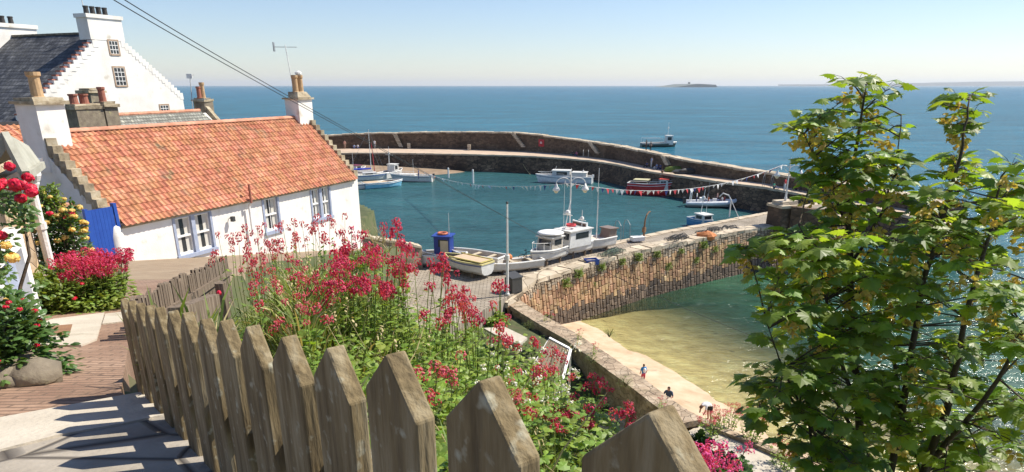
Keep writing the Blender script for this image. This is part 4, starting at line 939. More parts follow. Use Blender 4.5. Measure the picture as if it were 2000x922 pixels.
for k in range(11): twig(V((rnd.uniform(-.6, .6), rnd.uniform(-.3, .3), 0)), (rdir(.7, 2.0)+V((.3, 0, 0))).normalized(), rnd.uniform(.5, .85), .022, 3)
b.build('branches', M['straw'], t)
bush('shrub', 'green weeds heaped against the seaward end of the cottage', P(706, 500, t=30)-V((0, 0, .6)), 1.3, 1.3, 1.0, 900, .16, 'herb')
# rocks by the fuchsia
for x, y, s, l in ((40, 742, .17, 'rounded grey boulder under the fuchsia bush, uppermost of the pair'), (66, 750, .15, 'flat topped boulder under the fuchsia bush, nearest the brick lane'), (14, 755, .13, 'small half hidden stone at the foot of the fuchsia bush'), (88, 722, .11, 'pale narrow stone standing at the back right of the fuchsia bush')):
    t = thing('boulder', l, 'rock', onlane(x, y)); b = MB(); b.ball((0, 0, s*.35), s, 9, 6, (1.15, .9, .62), .12); b.build('stone', M['chim_stone'], t, smooth=True)
# bush below the nearest picket
bush('shrub', 'dark glossy bush between the nearest picket and the pale promenade', P(1335, 900, t=4.7)-V((0, 0, .22)), .30, .32, .46, 2600, .055, 'dleaf', 'lobed')
bush('shrub', 'dark leafy bush right of the pink valerian at the bottom edge', P(1425, 925, t=4.4)-V((0, 0, .25)), .22, .28, .45, 1200, .045, 'dleaf', 'lobed')
# plants hanging on the pier wall
for i, (x, y, s) in enumerate(((1104, 550, .75), (1130, 535, .55), (1175, 522, .5), (1215, 511, .45), (1245, 503, .6), (1282, 497, .5), (1303, 520, .5), (1330, 490, .4), (1357, 508, .5), (1372, 480, .6), (1395, 487, .5), (1300, 522, .35), (1160, 552, .22), (1420, 500, .4))):
    p = P(x, y, z=3.6); k = [j for j in range(len(QW)-1)]; 
    # drop onto the wall face plane
    best = None
    for a, c in zip(QW, QW[1:]):
        dxy = V((c.x-a.x, c.y-a.y)).normalized(); d = ray(x, y); nn = V((dxy.y, -dxy.x)); tt = (nn.dot(V((a.x, a.y)))+.30)/(nn.x*d.x+nn.y*d.y); pp = V((0, 0, CAM_Z))+d*tt; u = (V((pp.x, pp.y))-V((a.x, a.y))).dot(dxy)
        if 0 <= u <= V((c.x-a.x, c.y-a.y)).length: best = pp; break
    if best is None: continue
    if i == 0: WPL = bush('wall_plant', 'grey green tufted plant rooted in the joints of the pier wall', best-V((0, 0, .3)), .50, .40, .6, 520, .11, 'fleaf', group='plants growing from the pier wall'); WPL.scale = (1, 1, 1.2); continue
    c = copy_tree(WPL, best-V((0, 0, .15)), rnd.uniform(0, 6)); c.scale = (s*1.9, s*1.9, s*1.9)
for x, y, l in ((1190, 655, 'small grassy tuft at the left on the sea wall top'), (1222, 752, 'yellowish tuft on the sea wall top left of the child in blue'), (1155, 705, 'grey green tuft on the sea wall behind the bench'), (1030, 640, 'weedy tuft where the sea wall meets the garden')):
    p = P(x, y, z=2.8); bush('wall_plant', l, p, .45, .4, .5, 260, .13, 'grass', 'blade')

# ------------------------------------------------------------------ sycamore
tr_ = thing('sycamore_tree', 'young sycamore with lobed leaves and yellow seed keys filling the right foreground', 'tree', (2.95, 5.1, zland(2.95, 5.1)))
tk = MB(); lf, ky, tw = MB(), MB(), MB()
base = V((2.95, 5.1, zland(2.95, 5.1)-.1))
BR = [
 ([(1690, 1000, 5.6), (1668, 700, 5.5), (1657, 440, 5.4), (1670, 300, 5.3), (1692, 165, 5.2)], .040),
 ([(1730, 990, 5.6), (1770, 750, 5.3), (1800, 560, 5.2), (1850, 400, 5.1), (1880, 285, 5.0), (1893, 195, 5.0)], .034),
 ([(1770, 1000, 5.5), (1850, 800, 5.0), (1885, 620, 4.8), (1935, 450, 4.7), (1955, 345, 4.6)], .034),
 ([(1660, 980, 5.5), (1580, 830, 5.2), (1530, 720, 5.0), (1495, 620, 5.0)], .016),
 ([(1665, 780, 5.5), (1625, 640, 5.2), (1590, 500, 5.0), (1560, 440, 4.9)], .018),
 ([(1657, 450, 5.4), (1625, 370, 5.3), (1570, 262, 5.15)], .012),
 ([(1660, 520, 5.4), (1720, 420, 5.3), (1752, 330, 5.2), (1760, 225, 5.2)], .014),
 ([(1800, 930, 5.4), (1950, 740, 4.6), (2040, 560, 4.2)], .028),
 ([(1700, 900, 5.6), (1620, 760, 6.1), (1570, 600, 6.3)], .02),
 ([(1760, 800, 5.4), (1730, 600, 6.0), (1740, 470, 6.2)], .02)]
bpts = []
for pts, r in BR:
    pw = [P(*p[:2], t=p[2]) for p in pts]; fine = []
    for i in range(len(pw)-1):
        for k in range(5): f = k/5; fine.append(pw[i].lerp(pw[i+1], f)+V((noise.noise(pw[i]*3+V((k, 0, 0))), noise.noise(pw[i]*3+V((0, k, 0))), 0))*.02)
    fine.append(pw[-1])
    if pts[0][1] > 900: fine = [base, base.lerp(fine[0], .5)+V((0, 0, .1))]+fine
    rs = [max(.004, r*(1-.85*i/(len(fine)-1))+(.03*(1-i/2) if pts[0][1] > 900 and i < 2 else 0)) for i in range(len(fine))]
    tk.tube(fine, rs, 7); bpts += fine[2:]
def whorl(c, out, n, s):
    for k in range(n):
        a = 2*math.pi*(k+rnd.random()*.6)/n; hd = V((math.cos(a), math.sin(a), 0)); d = (hd+out*.5+V((0, 0, rnd.uniform(-.15, .45)))).normalized()
        pl_ = rnd.uniform(.05, .13); q_ = c+d*pl_; tw.tube([c, c+d*pl_*.5+V((0, 0, .012)), q_], [.0022, .0018, .0014], 3, False)
        ld = (d+V((0, 0, rnd.uniform(-.9, -.1)))).normalized(); leaf_shape(lf, q_, ld, (V((0, 0, 1))+hd*.25+rdir()*.5), s*rnd.uniform(.5, 1.25), 'syc', rnd.uniform(.05, .35))
def keys(c):
    for k in range(rnd.randint(8, 14)):
        o = c+rdir()*.04-V((0, 0, rnd.uniform(.0, .09))); d = rdir(-1.6, -.3)
        for s in (-1, 1): dd = (d+rdir()*.8).normalized(); leaf_shape(ky, o, dd, rdir(), .05, 'oval')
BL = [(1690, 175, 55, 32, 8), (1655, 225, 70, 30, 10), (1735, 225, 45, 35, 7), (1570, 262, 45, 26, 8), (1600, 300, 50, 30, 9), (1680, 300, 65, 40, 14), (1640, 360, 80, 35, 16), (1740, 330, 42, 45, 9),
      (1690, 410, 85, 35, 17), (1885, 205, 42, 22, 7), (1885, 265, 34, 30, 7), (1870, 335, 45, 35, 9), (1840, 400, 60, 36, 12), (1955, 345, 45, 25, 7), (1955, 420, 60, 50, 14), (1800, 395, 30, 26, 3),
      (1520, 435, 75, 28, 12), (1600, 480, 110, 35, 18), (1500, 490, 50, 25, 8), (1560, 540, 80, 35, 14), (1690, 500, 110, 45, 24), (1860, 470, 90, 40, 18), (1560, 600, 60, 40, 12), (1650, 590, 100, 50, 20), (1780, 570, 80, 40, 14),
      (1940, 540, 80, 70, 22), (1590, 660, 70, 40, 12), (1700, 680, 120, 55, 24), (1850, 690, 60, 50, 10), (1950, 680, 80, 60, 16), (1495, 622, 26, 16, 3), (1490, 665, 22, 12, 2), (1480, 738, 45, 26, 5), (1560, 745, 60, 40, 12), (1530, 800, 50, 36, 10),
      (1650, 780, 100, 60, 24), (1780, 790, 110, 60, 22), (1890, 790, 100, 60, 20), (1620, 870, 90, 50, 20), (1750, 880, 120, 50, 26), (1890, 890, 90, 50, 12), (1985, 250, 10, 6, 0), (2010, 850, 60, 60, 10), (1700, 980, 180, 50, 16)]
ncl = 0
for bi, (x, y, rx, ry, n) in enumerate(BL):
    if y < 420: rx *= .8
    for k in range(int(n*(.62 if y < 420 else .68 if y < 600 else .72)+.5)):
        a = rnd.uniform(0, 6.28); r = math.sqrt(rnd.random()); px_, py_ = x+rx*r*math.cos(a), y+ry*r*math.sin(a)
        if (px_ < 1572 and 285 < py_ < 408) or (py_ < 455 and px_ < 1585 and py_ > 395 and px_ < 1560): continue
        tt = 5.25+rnd.uniform(-.6, .7)*(.5 if y < 400 else 1.15)-(.45 if x > 1900 else 0); c = P(px_, py_, t=tt)
        nb = min(bpts, key=lambda p: (p-c-V((0, 0, -.1))).length); L_ = (nb-c).length
        mid = nb.lerp(c, .55)+V((0, 0, .04*L_)); tw.tube([nb, mid, c], [.008 if L_ > .3 else .006, .005, .003], 4, False)
        out = (c-nb).normalized() if L_ > .01 else V((0, 0, 1)); whorl(c, out, rnd.randint(5, 8), .118 if y > 400 else .112)
        if L_ > .22: whorl(mid, out, rnd.randint(2, 4), .105)
        if rnd.random() < (.8 if y < 560 else .35): keys(c-V((0, 0, .05)))
tk.build('trunk', M['bark'], tr_, smooth=True, world=True); cr = lf.build('crown', M['leaf'], tr_, world=True)
tw.build('twigs', M['bark'], cr, world=True); ky.build('seed_keys', M['key'], cr, world=True)

# ------------------------------------------------------------------ street furniture, lines, boats, people
def lamp_post(label, base, H, yaw, r=.05):
    t = thing('street_lamp', label, 'street lamp', base, yaw)
    b = MB(); b.lathe((0, 0, 0), [(r*2.4, 0), (r*2.4, .25), (r*1.7, .32), (r*1.5, 1.0), (r*1.1, 1.1), (r, H-1.0), (r*.9, H), (r*.3, H+.35)], 10); b.build('post', M['metal_white'], t)
    for s in (-1, 1):
        b = MB(); n = 14; pts = []
        for k in range(n+1): a = math.pi*k/n; pts.append((s*(.62-.62*math.cos(a))*.85, 0, H-.75+.42*math.sin(a)))
        b.tube(pts, .028, 6); b.tube([(s*.02, 0, H-.95), (s*.35, 0, H-.75), (s*.45, 0, H-.5)], .018, 5); b.build('arm', M['metal_white'], t)
        b = MB(); b.lathe((s*1.05, 0, H-1.22), [(.25, 0), (.27, .05), (.21, .18), (.10, .30), (.05, .48)], 12); l_ = b.build('lamp_shade', M['metal_white'], t, smooth=True)
        b = MB(); b.lathe((s*1.05, 0, H-1.42), [(.02, 0), (.13, .06), (.19, .20)], 10); b.build('glass_bowl', M['lamp_glass'], l_, smooth=True)
    return t
M['lamp_glass'] = pm('lamp_glass', (.62, .55, .38), 4, .2)
B1 = P(1111, 493, z=3.42); lamp_post('white two armed street lamp on the near quay beside the white cabin boats', B1, 5.75, .1)
pc = P(1527, 440, z=3.6)
pl_t = thing('pier_pillar', 'square pillar of dark stone blocks at the quay end carrying a lamp', 'pillar', (pc.x, pc.y, 3.3), .35)
b = MB(); b.box(-1.0, 1.0, -.9, .9, -.4, 1.9, .05); b.build('pillar_body', M['wall_upper'], pl_t)
b = MB(); b.box(-1.1, 1.1, -1.0, 1.0, 1.9, 2.12, .04); b.box(-.8, .8, -.7, .7, 2.12, 2.45, .04); b.build('pillar_cap', M['coping'], pl_t)
B2 = V((pc.x, pc.y, 5.75)); L2 = P(1530, 305, t=(B2.y*CS-(B2.z-15)*SN)); H2 = L2.z-B2.z
lamp_post('white two armed street lamp on the stone pillar by the harbour mouth', B2, H2-.3, .1)
t = thing('quay_end_wall', 'rough dark stone wall running from the lamp pillar toward the harbour mouth', 'wall', (pc.x+1, pc.y-1, 3.3)); b = MB(); a, e = P(1540, 447, z=3.5), P(1605, 452, z=3.5)
b.prism([V((a.x, a.y, 3.2)), V((e.x, e.y, 3.2)), V((e.x, e.y, 5.2)), V((a.x, a.y, 5.4))], (.4, .9, 0)); b.build('wall_body', M['wall_upper'], t, world=True)
# flagpole
fb = P(991, 576, z=3.35); t = thing('flagpole', 'plain white flagpole on the quay near the corner of the sea wall', 'flagpole', fb)
h = P(989, 386, t=(fb.y*CS-(3.3-15)*SN)).z-fb.z
b = MB(); b.lathe((0, 0, 0), [(.13, 0), (.13, .1), (.085, .12), (.08, h*.4), (.075, h*.42)], 10); b.lathe((0, 0, h*.40), [(.13, 0), (.13, .25)], 10); b.lathe((0, 0, h*.42), [(.062, 0), (.05, h*.57)], 10); b.build('pole', M['metal_white'], t)
b = MB(); b.ball((0, 0, h+.02), .08, 8, 5); b.build('finial', M['metal_dark'], t)
# bunting
def bunting(label, p0, p1, sag, n, skip=0):
    t = thing('bunting', label, 'bunting', p0); b = MB(); pts = []
    for k in range(41): f = k/40; p = p0.lerp(p1, f); p = p-V((0, 0, 4*sag*f*(1-f))); pts.append(p)
    b.tube(pts, .022, 4); b.build('string', M['white_paint'], t, world=True)
    fm = {}
    for c, m_ in (('r', 'flag_red'), ('w', 'white_paint'), ('b', 'flag_navy')):
        q = MB(); q.add([(-.2, 0, 0), (.2, 0, 0), (0, .03, -.42), (0, .012, -.2)], [(0, 1, 3), (1, 2, 3), (2, 0, 3)]); fm[c] = q.mesh('pennant', M[m_])
    for k in range(n):
        f = (k+.5)/n; p = p0.lerp(p1, f)-V((0, 0, 4*sag*f*(1-f))); d = p1-p0
        c = ('r', 'r', 'w', 'w', 'r', 'w', 'b')[k % 7] if rnd.random() < .8 else 'w'
        o = bpy.data.objects.new('pennant', fm[c]); COL.objects.link(o); o.parent = t; o.location = p-p0
        o.rotation_euler = (rnd.uniform(-.5, .9), rnd.uniform(-.15, .15), math.atan2(d.y, d.x)+rnd.uniform(-.3, .3)); s = rnd.uniform(.75, 1.15); o.scale = (s, s, s)
M['flag_red'] = pm('flag_red', (.50, .04, .05), 5, .7); M['flag_navy'] = pm('flag_navy', (.03, .05, .20), 5, .7)
LA = P(1113, 358, t=50.9)
bunting('red and white bunting strung from the near quay lamp left across the harbour', P(828, 337, t=96), LA, .9, 46)
bunting('red and white bunting strung from the near quay lamp right to the pillar lamp', LA, P(1529, 322, t=66.5), 1.35, 52)
# overhead cables
for dx, lb in ((0, 'lower of the two black cables crossing from top left to bottom right'), (14, 'upper of the two black cables crossing from top left down over the harbour')):
    a = P(186+dx*1.6, -22, t=7.0); m_ = P(578+dx*.5, 206-dx*.35, t=14); c = P(850+dx*.25, 345, t=22); e = P(1105, 490-dx*.1, t=38)
    t = thing('cable', lb, 'cable', a); b = MB(); pts = []
    K = [a, m_, c, e]
    for k in range(49):
        f = k/48; p = (K[0]*((1-f)**3)+P(455+dx, 142, t=11)*(3*f*(1-f)**2)+P(760, 297, t=20)*(3*f*f*(1-f))+K[3]*f**3); pts.append(p)
    b.tube(pts, .0060, 5); b.build('wire', M['cable'], t, world=True)
a = P(1105, 490, t=38); e = P(1620, 712, t=29); t = thing('cable', 'single thin black cable slanting over the pier wall and the shallow water', 'cable', a); b = MB()
b.tube([a.lerp(e, k/20)-V((0, 0, 1.2*(k/20)*(1-k/20))) for k in range(21)], .012, 4); b.build('wire', M['cable'], t, world=True)

# bench-like tilted boards behind the sea wall
bc = P(1078, 742, z=2.95); t = thing('bench', 'white framed wooden bench back tilted against the inner side of the sea wall', 'bench', (bc.x, bc.y, 2.4))
TL, TR, BR_, BL_ = P(1072, 662, t=30.5), P(1114, 684, t=30.2), P(1098, 742, t=28.4), P(1040, 716, t=28.6)
ux = (TR-TL); uy = (BL_-TL); nn = ux.cross(uy).normalized(); nn = nn if nn.z > 0 else -nn
b = MB()
for k in range(9):
    f0, f1 = k/9+.008, (k+1)/9-.008; b.prism([TL+ux*f0, TL+ux*f1, BL_+(BR_-BL_)*f1, BL_+(BR_-BL_)*f0], nn*.03)
b.build('slats', M['bench_wood'] if 'bench_wood' in M else M['wood_old'], t, world=True)
b = MB()
for p, q_ in ((TL, TR), (TR, BR_)): b.bar(p+nn*.03, q_+nn*.03, .12, .12, nn)
b.bar(TL-nn*.05, BL_-nn*.05, .06, .06, nn); b.build('frame', M['white_paint'], t, world=True)
b = MB()
for p in (BR_, BL_, TR): b.bar(p, V((p.x, p.y, 2.3)), .09, .09, V((1, 0, 0)))
b.build('leg', M['white_paint'], t, world=True)
t = thing('table', 'pale stone slab table standing among the weeds left of the tilted bench', 'table', (P(990, 665, z=3).x, P(990, 665, z=3).y, 2.4))
b = MB(); b.prism([P(x, y, z=3.1) for x, y in ((945, 645), (985, 642), (1030, 664), (1015, 676), (985, 668))], (0, 0, .12)); b.build('table_top', M['concrete'], t, world=True)
b = MB(); p = P(992, 668, z=3.1); b.box(p.x-.3, p.x+.3, p.y-.3, p.y+.3, 2.3, 3.1); b.build('pedestal', M['seawall'], t, world=True)

# quay clutter
def hoop(label, x0, y0, W=.55, H=1.15, z=3.42, k='ladder rails', yaw=.5):
    p = P(x0, y0, z=z); t = thing('ladder_rail', label, 'ladder', p, yaw, 'ladder hoops on the harbour walls')
    for s in (-1, 1):
        b = MB(); b.tube([(s*W/2, .5, -.6), (s*W/2, .45, H*.75), (s*W/2, .3, H), (s*W/2, 0, H*1.02), (s*W/2, -.35, H*.8), (s*W/2, -.42, 0)], .028, 6); b.build('rail', M['metal_grey'], t)
    return t
hoop('steel ladder hoops on the near quay beside the green creels', 1215, 468, z=3.42, H=1.5, W=.9)
hoop('steel ladder hoops on the outer walkway under the parapet steps', 1144, 308, z=3.05, H=1.3, W=.9, yaw=-.2)
hoop('steel ladder hoops on the outer walkway near the seated person in green', 1498, 366, z=3.05, H=1.5, W=1.0, yaw=-.6)
p = P(1257, 467, z=3.42); t = thing('davit', 'rusty curved davit crane on the edge of the near quay', 'davit', p, .9)
b = MB(); b.tube([(0, 0, 0), (0, 0, 1.1), (.03, 0, 1.5), (.25, 0, 1.9), (.6, 0, 2.1), (.85, 0, 2.1)], [.09, .075, .065, .06, .05, .04], 8); b.build('arm', M['rust'], t); b = MB(); b.box(-.14, .10, -.12, .12, .55, .95, .02); b.build('winch', M['rust'], t)
b = MB(); b.tube([(.82, 0, 2.1), (.82, 0, .6)], .012, 4); b.build('chain', M['metal_dark'], t)
p = P(1424, 424, z=3.4); t = thing('davit', 'white curved davit at the far end of the near quay', 'davit', p, 2.6); b = MB(); b.tube([(0, 0, 0), (0, 0, 1.6), (.25, 0, 2.0), (.8, 0, 2.15), (1.1, 0, 1.8)], .06, 8); b.tube([(-.9, 0, 0), (0, 0, 1.6)], .04, 6); b.build('arm', M['metal_white'], t)
def creel(label, p, yaw, m='net_green', L=.8, W=.5, H=.42, group=None):
    t = thing('lobster_creel', label, 'lobster creel', p, yaw, group); b = MB(); r = .018
    for x in (-L/2, 0, L/2):
        pts = [(x, -W/2, 0), (x, -W/2, H*.55), (x, -W*.3, H*.92), (x, 0, H), (x, W*.3, H*.92), (x, W/2, H*.55), (x, W/2, 0)]; b.tube(pts, r, 4)
    for y, z in ((-W/2, 0), (W/2, 0), (-W/2, H*.55), (W/2, H*.55), (0, H)): b.tube([(-L/2, y, z), (L/2, y, z)], r, 4)
    b.build('frame', M['metal_dark'], t)
    b = MB(); n = 9
    for k in range(n+1):
        x = -L/2+L*k/n; b.tube([(x, -W/2, 0), (x, -W/2, H*.55), (x, 0, H), (x, W/2, H*.55), (x, W/2, 0)], .010, 3, False)
    for k in range(7): a = math.pi*k/6; y = -W/2*math.cos(a); z = H*math.sin(a)**.8; b.tube([(-L/2, y, z), (L/2, y, z)], .010, 3, False)
    b.build('netting', M[m], t); return t
M['net_green'] = pm('net_green', [(.12, .22, .16), (.20, .32, .24)], 8, .8); M['net_orange'] = pm('net_orange', [(.45, .14, .04), (.55, .22, .08)], 8, .8)
M['bench_wood'] = pm('bench_wood', [(.22, .19, .16), (.34, .30, .26)], 6, .85, .3, 20, stretch=(1, 1, 1))
C1 = creel('', P(1180, 505, z=3.42), .4, group='green lobster creels heaped on the near quay'); C1['label'] = 'pale green lobster creel in the heap beside the ladder hoops'
for x, y, z in ((1196, 501, 3.42), (1210, 498, 3.42), (1188, 500, 3.85), (1203, 497, 3.85), (1197, 496, 4.25)): copy_tree(C1, P(x, y, z=z), rnd.uniform(0, 1.2), 'pale green lobster creel in the heap beside the ladder hoops')
C2 = creel('', P(1308, 474, z=3.42), .4, 'metal_dark', group='dark creels along the quay parapet'); C2['label'] = 'dark lobster creel stacked along the parapet of the near quay'
for x, y, z in ((1322, 472, 3.42), (1335, 470, 3.42), (1315, 470, 3.85), (1330, 467, 3.85), (1368, 460, 3.42), (1384, 457, 3.42), (1400, 454, 3.42), (1415, 451, 3.42), (1392, 453, 3.85), (1428, 450, 3.42)): copy_tree(C2, P(x, y, z=z), rnd.uniform(0, 1.2), 'dark lobster creel stacked along the parapet of the near quay')
c = P(1378, 466, z=3.42); t = thing('net_heap', 'heap of orange fishing net on the quay beside the dark creels', 'fishing net', c); b = MB(); b.ball((0, 0, .22), .75, 12, 6, (1.1, .7, .5), .16); b.build('netting', M['net_orange'], t)
c = P(1155, 516, z=3.42); t = thing('crate', 'bright blue plastic fish crate on the quay near the foreground wall', 'crate', c, .25); b = MB()
for x0, x1, y0, y1 in ((-.45, .45, -.3, -.27), (-.45, .45, .27, .3), (-.45, -.42, -.27, .27), (.42, .45, -.27, .27)): b.box(x0, x1, y0, y1, 0, .35)
b.box(-.45, .45, -.3, .3, 0, .03); b.build('crate_body', M['blue_gate'], t); b = MB()
b.box(-.48, .48, -.33, -.28, .30, .37); b.box(-.48, .48, .28, .33, .30, .37); b.build('rim', M['blue_gate'], t)
c = P(1245, 470, z=3.42); t = thing('fish_box', 'white fish box by the rusty davit on the quay edge', 'fish box', c, .3); b = MB(); b.box(-.5, .5, -.3, .3, 0, .3, .02); b.build('box_body', M['white_paint'], t); b = MB(); b.box(-.53, .53, -.33, .33, .27, .33); b.build('lid', M['white_paint'], t)
c = P(1003, 568, z=3.35); t = thing('litter_bin', 'dark open topped box against the wall beside the flagpole', 'bin', c, .7); b = MB(); b.box(-.4, .4, -.35, .35, 0, .85, .02); b.build('bin_body', M['metal_dark'], t); b = MB(); b.prism([(-.44, -.39, .85), (.44, -.39, .85), (.44, .39, 1.05), (-.44, .39, 1.05)], (0, 0, .05)); b.build('lid', M['metal_dark'], t)
for i, (x, y, yb) in enumerate(((876, 327, 347), (924, 330, 358))):
    p = P(x, yb, z=0); hh = P(x, y, t=(p.y*CS+15*SN)).z; t = thing('mooring_post', ('pale mooring post standing in the water at the sandy harbour corner', 'pale mooring post in the water, right of the one at the sandy corner')[i], 'post', p)
    b = MB(); b.lathe((0, 0, -1), [(.16, 0), (.15, 1+hh-.1), (.10, 1+hh)], 8); b.build('post_body', M['metal_white'], t)
# life ring board
fo, tp, _, dr, nn = on_wall(1058); c = fo.lerp(tp, .55)-nn*.12; t = thing('life_ring', 'red life ring cabinet hung on the dark outer parapet', 'life ring', c, math.atan2(dr.y, dr.x))
b = MB(); b.box(-.65, .65, -.05, .08, -.65, .65, .02); b.build('board', M['flag_red'], t)
b = MB(); b.tube([(math.cos(a)*.36, -.1, math.sin(a)*.36) for a in [2*math.pi*k/14 for k in range(15)]], .09, 6, False); b.build('ring', M['flag_red'], t); b = MB(); b.box(-.25, .25, -.14, -.05, -.08, .08); b.box(-.25, .25, -.14, -.05, .2, .27); b.build('notice', M['white_paint'], t)
# yellow seaweed and nets by parapet
fo, tp, inn, dr, nn = on_wall(1325); t = thing('net_heap', 'yellow green heap of net at the foot of the outer parapet', 'fishing net', fo-nn*.8); b = MB(); b.ball((0, 0, .3), 1.0, 12, 6, (1.6, .6, .5), .15); b.build('netting', M['fleaf'], t)
fo, tp, inn, dr, nn = on_wall(1350); t = thing('gear_heap', 'dark heap of fishing gear right of the yellow net on the outer walkway', 'fishing gear', fo-nn*.8); b = MB(); b.ball((0, 0, .3), 1.0, 12, 6, (1.9, .6, .45), .2); b.build('gear', M['metal_dark'], t)

# bollards and ropes
t = thing('rope', 'long rope hanging slack from the outer walkway into the harbour water', 'rope', P(1012, 304, z=3)); b = MB(); a, e = P(1012, 303, z=3.0), P(1036, 341, z=.0); b.tube([a.lerp(e, k/12)-V((0, .0, 1.2*(k/12)*(1-k/12))) for k in range(13)], .035, 4); b.build('strand', M['straw'], t, world=True)
for x, y, l in ((799, 287, 'short pale post at the foot of the parapet, left of the long rope'), (916, 290, 'short square post at the foot of the parapet in the middle of the curve')):
    p = P(x, y+3, z=3.05); t = thing('mooring_bollard', l, 'bollard', p); b = MB(); b.box(-.3, .3, -.3, .3, 0, 1.0, .05); b.build('bollard_body', M['coping'], t)

# ---- boats
HM = {}
def hm(name, c, r=.4):
    if name not in HM: HM[name] = pm(name, c, 3, r)
    return HM[name]
def boat(label, p, yaw, L=5, B=1.9, H=.75, hull=(.75, .75, .73), stripe=None, inside=(.5, .46, .38), deck=.45, cat='boat', name='boat', rake=.12, stern=.82, gun=(.8, .79, .76), tilt=0):
    t = thing(name, label, cat, p, yaw)
    if tilt: t.rotation_euler = (tilt, 0, yaw)
    n = 14; prof = []
    for i in range(n+1):
        f = i/n; x = L*(f-.5); w = B/2*(stern+(1-stern)*min(1, f*2.6))*(1-max(0, (f-.48)/.52)**2.3); z = H*(1+.42*max(0, f-.35)**1.6+.02*(1-f)); prof.append((x, max(w, .015), z, f))
    def ring(x, w, z, f, k=1.0, off=0):
        return [(x-rake*L*.0, 0, -.30*H+.22*H*f**4), (x, w*.55, -.22*H+.25*H*f**3), (x, w*.88, .12*H+.2*H*f**2), (x+rake*L*.35*f**4, w, z)]
    b = MB(); o = []
    for x, w, z, f in prof:
        r = ring(x, w, z, f); o += [(q[0], -q[1], q[2]) for q in r[::-1]]+r[1:]
    m = 7; b.add(o, [(i*m+k, i*m+k+1, (i+1)*m+k+1, (i+1)*m+k) for i in range(n) for k in range(m-1)]+[tuple(range(m))])
    h_ = b.build('hull', hm('hull_%d' % len(HM), hull, .35), t, smooth=False)
    g = MB()
    for s in (-1, 1):
        pts = [(x+rake*L*.35*f**4, s*w, z+.02) for x, w, z, f in prof]; g.tube(pts, .035+.004*L, 6)
    x, w, z, f = prof[0]; g.bar((x, -w, z), (x, w, z), .09, .09); g.build('gunwale', hm('gun_%d' % len(HM), gun), t)
    if stripe:
        g = MB()
        for s in (-1, 1): g.tube([(x+rake*L*.3*f**4, s*(w*.985+.012), z-.20*H) for x, w, z, f in prof], .045, 5)
        g.build('rubbing_strake', hm('str_%d' % len(HM), stripe), t)
    dk = MB(); zz = H*deck; row = [(x, w*.86, zz+.1*H*f) for x, w, z, f in prof]
    dk.add([(x, -w, z) for x, w, z in row]+[(x, w, z) for x, w, z in row], [(i, i+1, n+2+i, n+1+i) for i in range(n)])
    il = [(x+.0, s*w*.94, z-.01) for s in (-1, 1) for x, w, z, f in prof]; base_ = [(x, s*w, z) for s in (-1, 1) for x, w, z in row]
    dk.add(il+base_, [(s*(n+1)+i, s*(n+1)+i+1, 2*(n+1)+s*(n+1)+i+1, 2*(n+1)+s*(n+1)+i) for s in (0, 1) for i in range(n)]); dk.build('deck', hm('deck_%d' % len(HM), inside, .8), t)
    t['_L'] = L; BD[t.name] = dict(L=L, B=B, H=H, z=zz, prof=prof); return t
BD = {}
def thwarts(t, n=2, c=(.5, .42, .3)):
    d = BD[t.name]; b = MB()
    for k in range(n): x = -d['L']*.28+k*d['L']*.3; b.box(x-.12, x+.12, -d['B']*.42, d['B']*.42, d['z']+.22, d['z']+.27)
    b.build('thwarts', hm('th', c, .7), t)
def wheelhouse(t, x, w, l, h, col=(.75, .75, .72), roof=None, slope=.15, win=True, z=None):
    d = BD[t.name]; z = d['z'] if z is None else z; b = MB()
    b.prism([(x-l/2, -w/2, z), (x+l/2, -w/2, z), (x+l/2-slope, -w/2, z+h), (x-l/2, -w/2, z+h)], (0, w, 0)); wh_ = b.build('wheelhouse', hm('wh%s' % (col,), col, .45), t)
    b = MB(); b.box(x-l/2-.12, x+l/2-slope+.15, -w/2-.1, w/2+.1, z+h, z+h+.07, .01); b.build('cabin_roof', hm('wr%s' % (roof or col,), roof or col, .5), t)
    if win:
        for s in (-1, 1):
            b = MB(); b.box(x-l*.36, x+l*.22, s*w/2-.004 if s > 0 else -w/2-.014, w/2+.014 if s > 0 else -w/2+.004, z+h*.5, z+h*.87); b.build('window', M['glass'], wh_)
        b = MB(); fx0, fx1 = x+l/2-slope*.5+.006, x+l/2-slope*.9+.006
        b.prism([(fx0, -w*.4, z+h*.5), (fx0, w*.4, z+h*.5), (fx1, w*.4, z+h*.88), (fx1, -w*.4, z+h*.88)], (.012, 0, 0)); b.build('window', M['glass'], wh_)
    return wh_
def mast(t, x, h, r=.03, col='metal_white', y=0, z=None, lean=0, name='mast', cross=0):
    z = BD[t.name]['z'] if z is None else z; b = MB(); b.tube([(x, y, z), (x+lean, y, z+h)], [r, r*.6], 6)
    if cross: b.tube([(x+lean*.7, -cross, z+h*.7), (x+lean*.7, cross, z+h*.7)], r*.7, 5); b.ball((x+lean*.7, 0, z+h*.75), r*4, 6, 4)
    b.build(name, M[col], t)
def outboard(t, col='metal_dark'):
    d = BD[t.name]; x = -d['L']/2-.12; b = MB(); b.box(x-.16, x+.14, -.14, .14, d['H']*.9, d['H']*.9+.45, .03); b.box(x-.06, x+.04, -.05, .05, -.4, d['H']*.9); b.build('outboard_motor', M[col], t)
def rail(t, h=.45):
    d = BD[t.name]; b = MB(); P_ = d['prof'][7:]
    for s in (-1, 1):
        b.tube([(x, s*w*.92, z+h) for x, w, z, f in P_], .022, 5)
        for x, w, z, f in P_[::2]: b.tube([(x, s*w*.92, z), (x, s*w*.92, z+h)], .018, 4)
    b.build('bow_rail', M['metal_white'], t)
def fender(t, x, s=1, col='flag_red', r=.16):
    d = BD[t.name]; b = MB(); b.ball((x, s*(d['B']/2+.12), d['H']*.55), r, 8, 6, (1, 1, 1.4)); b.build('fender', M[col], t)
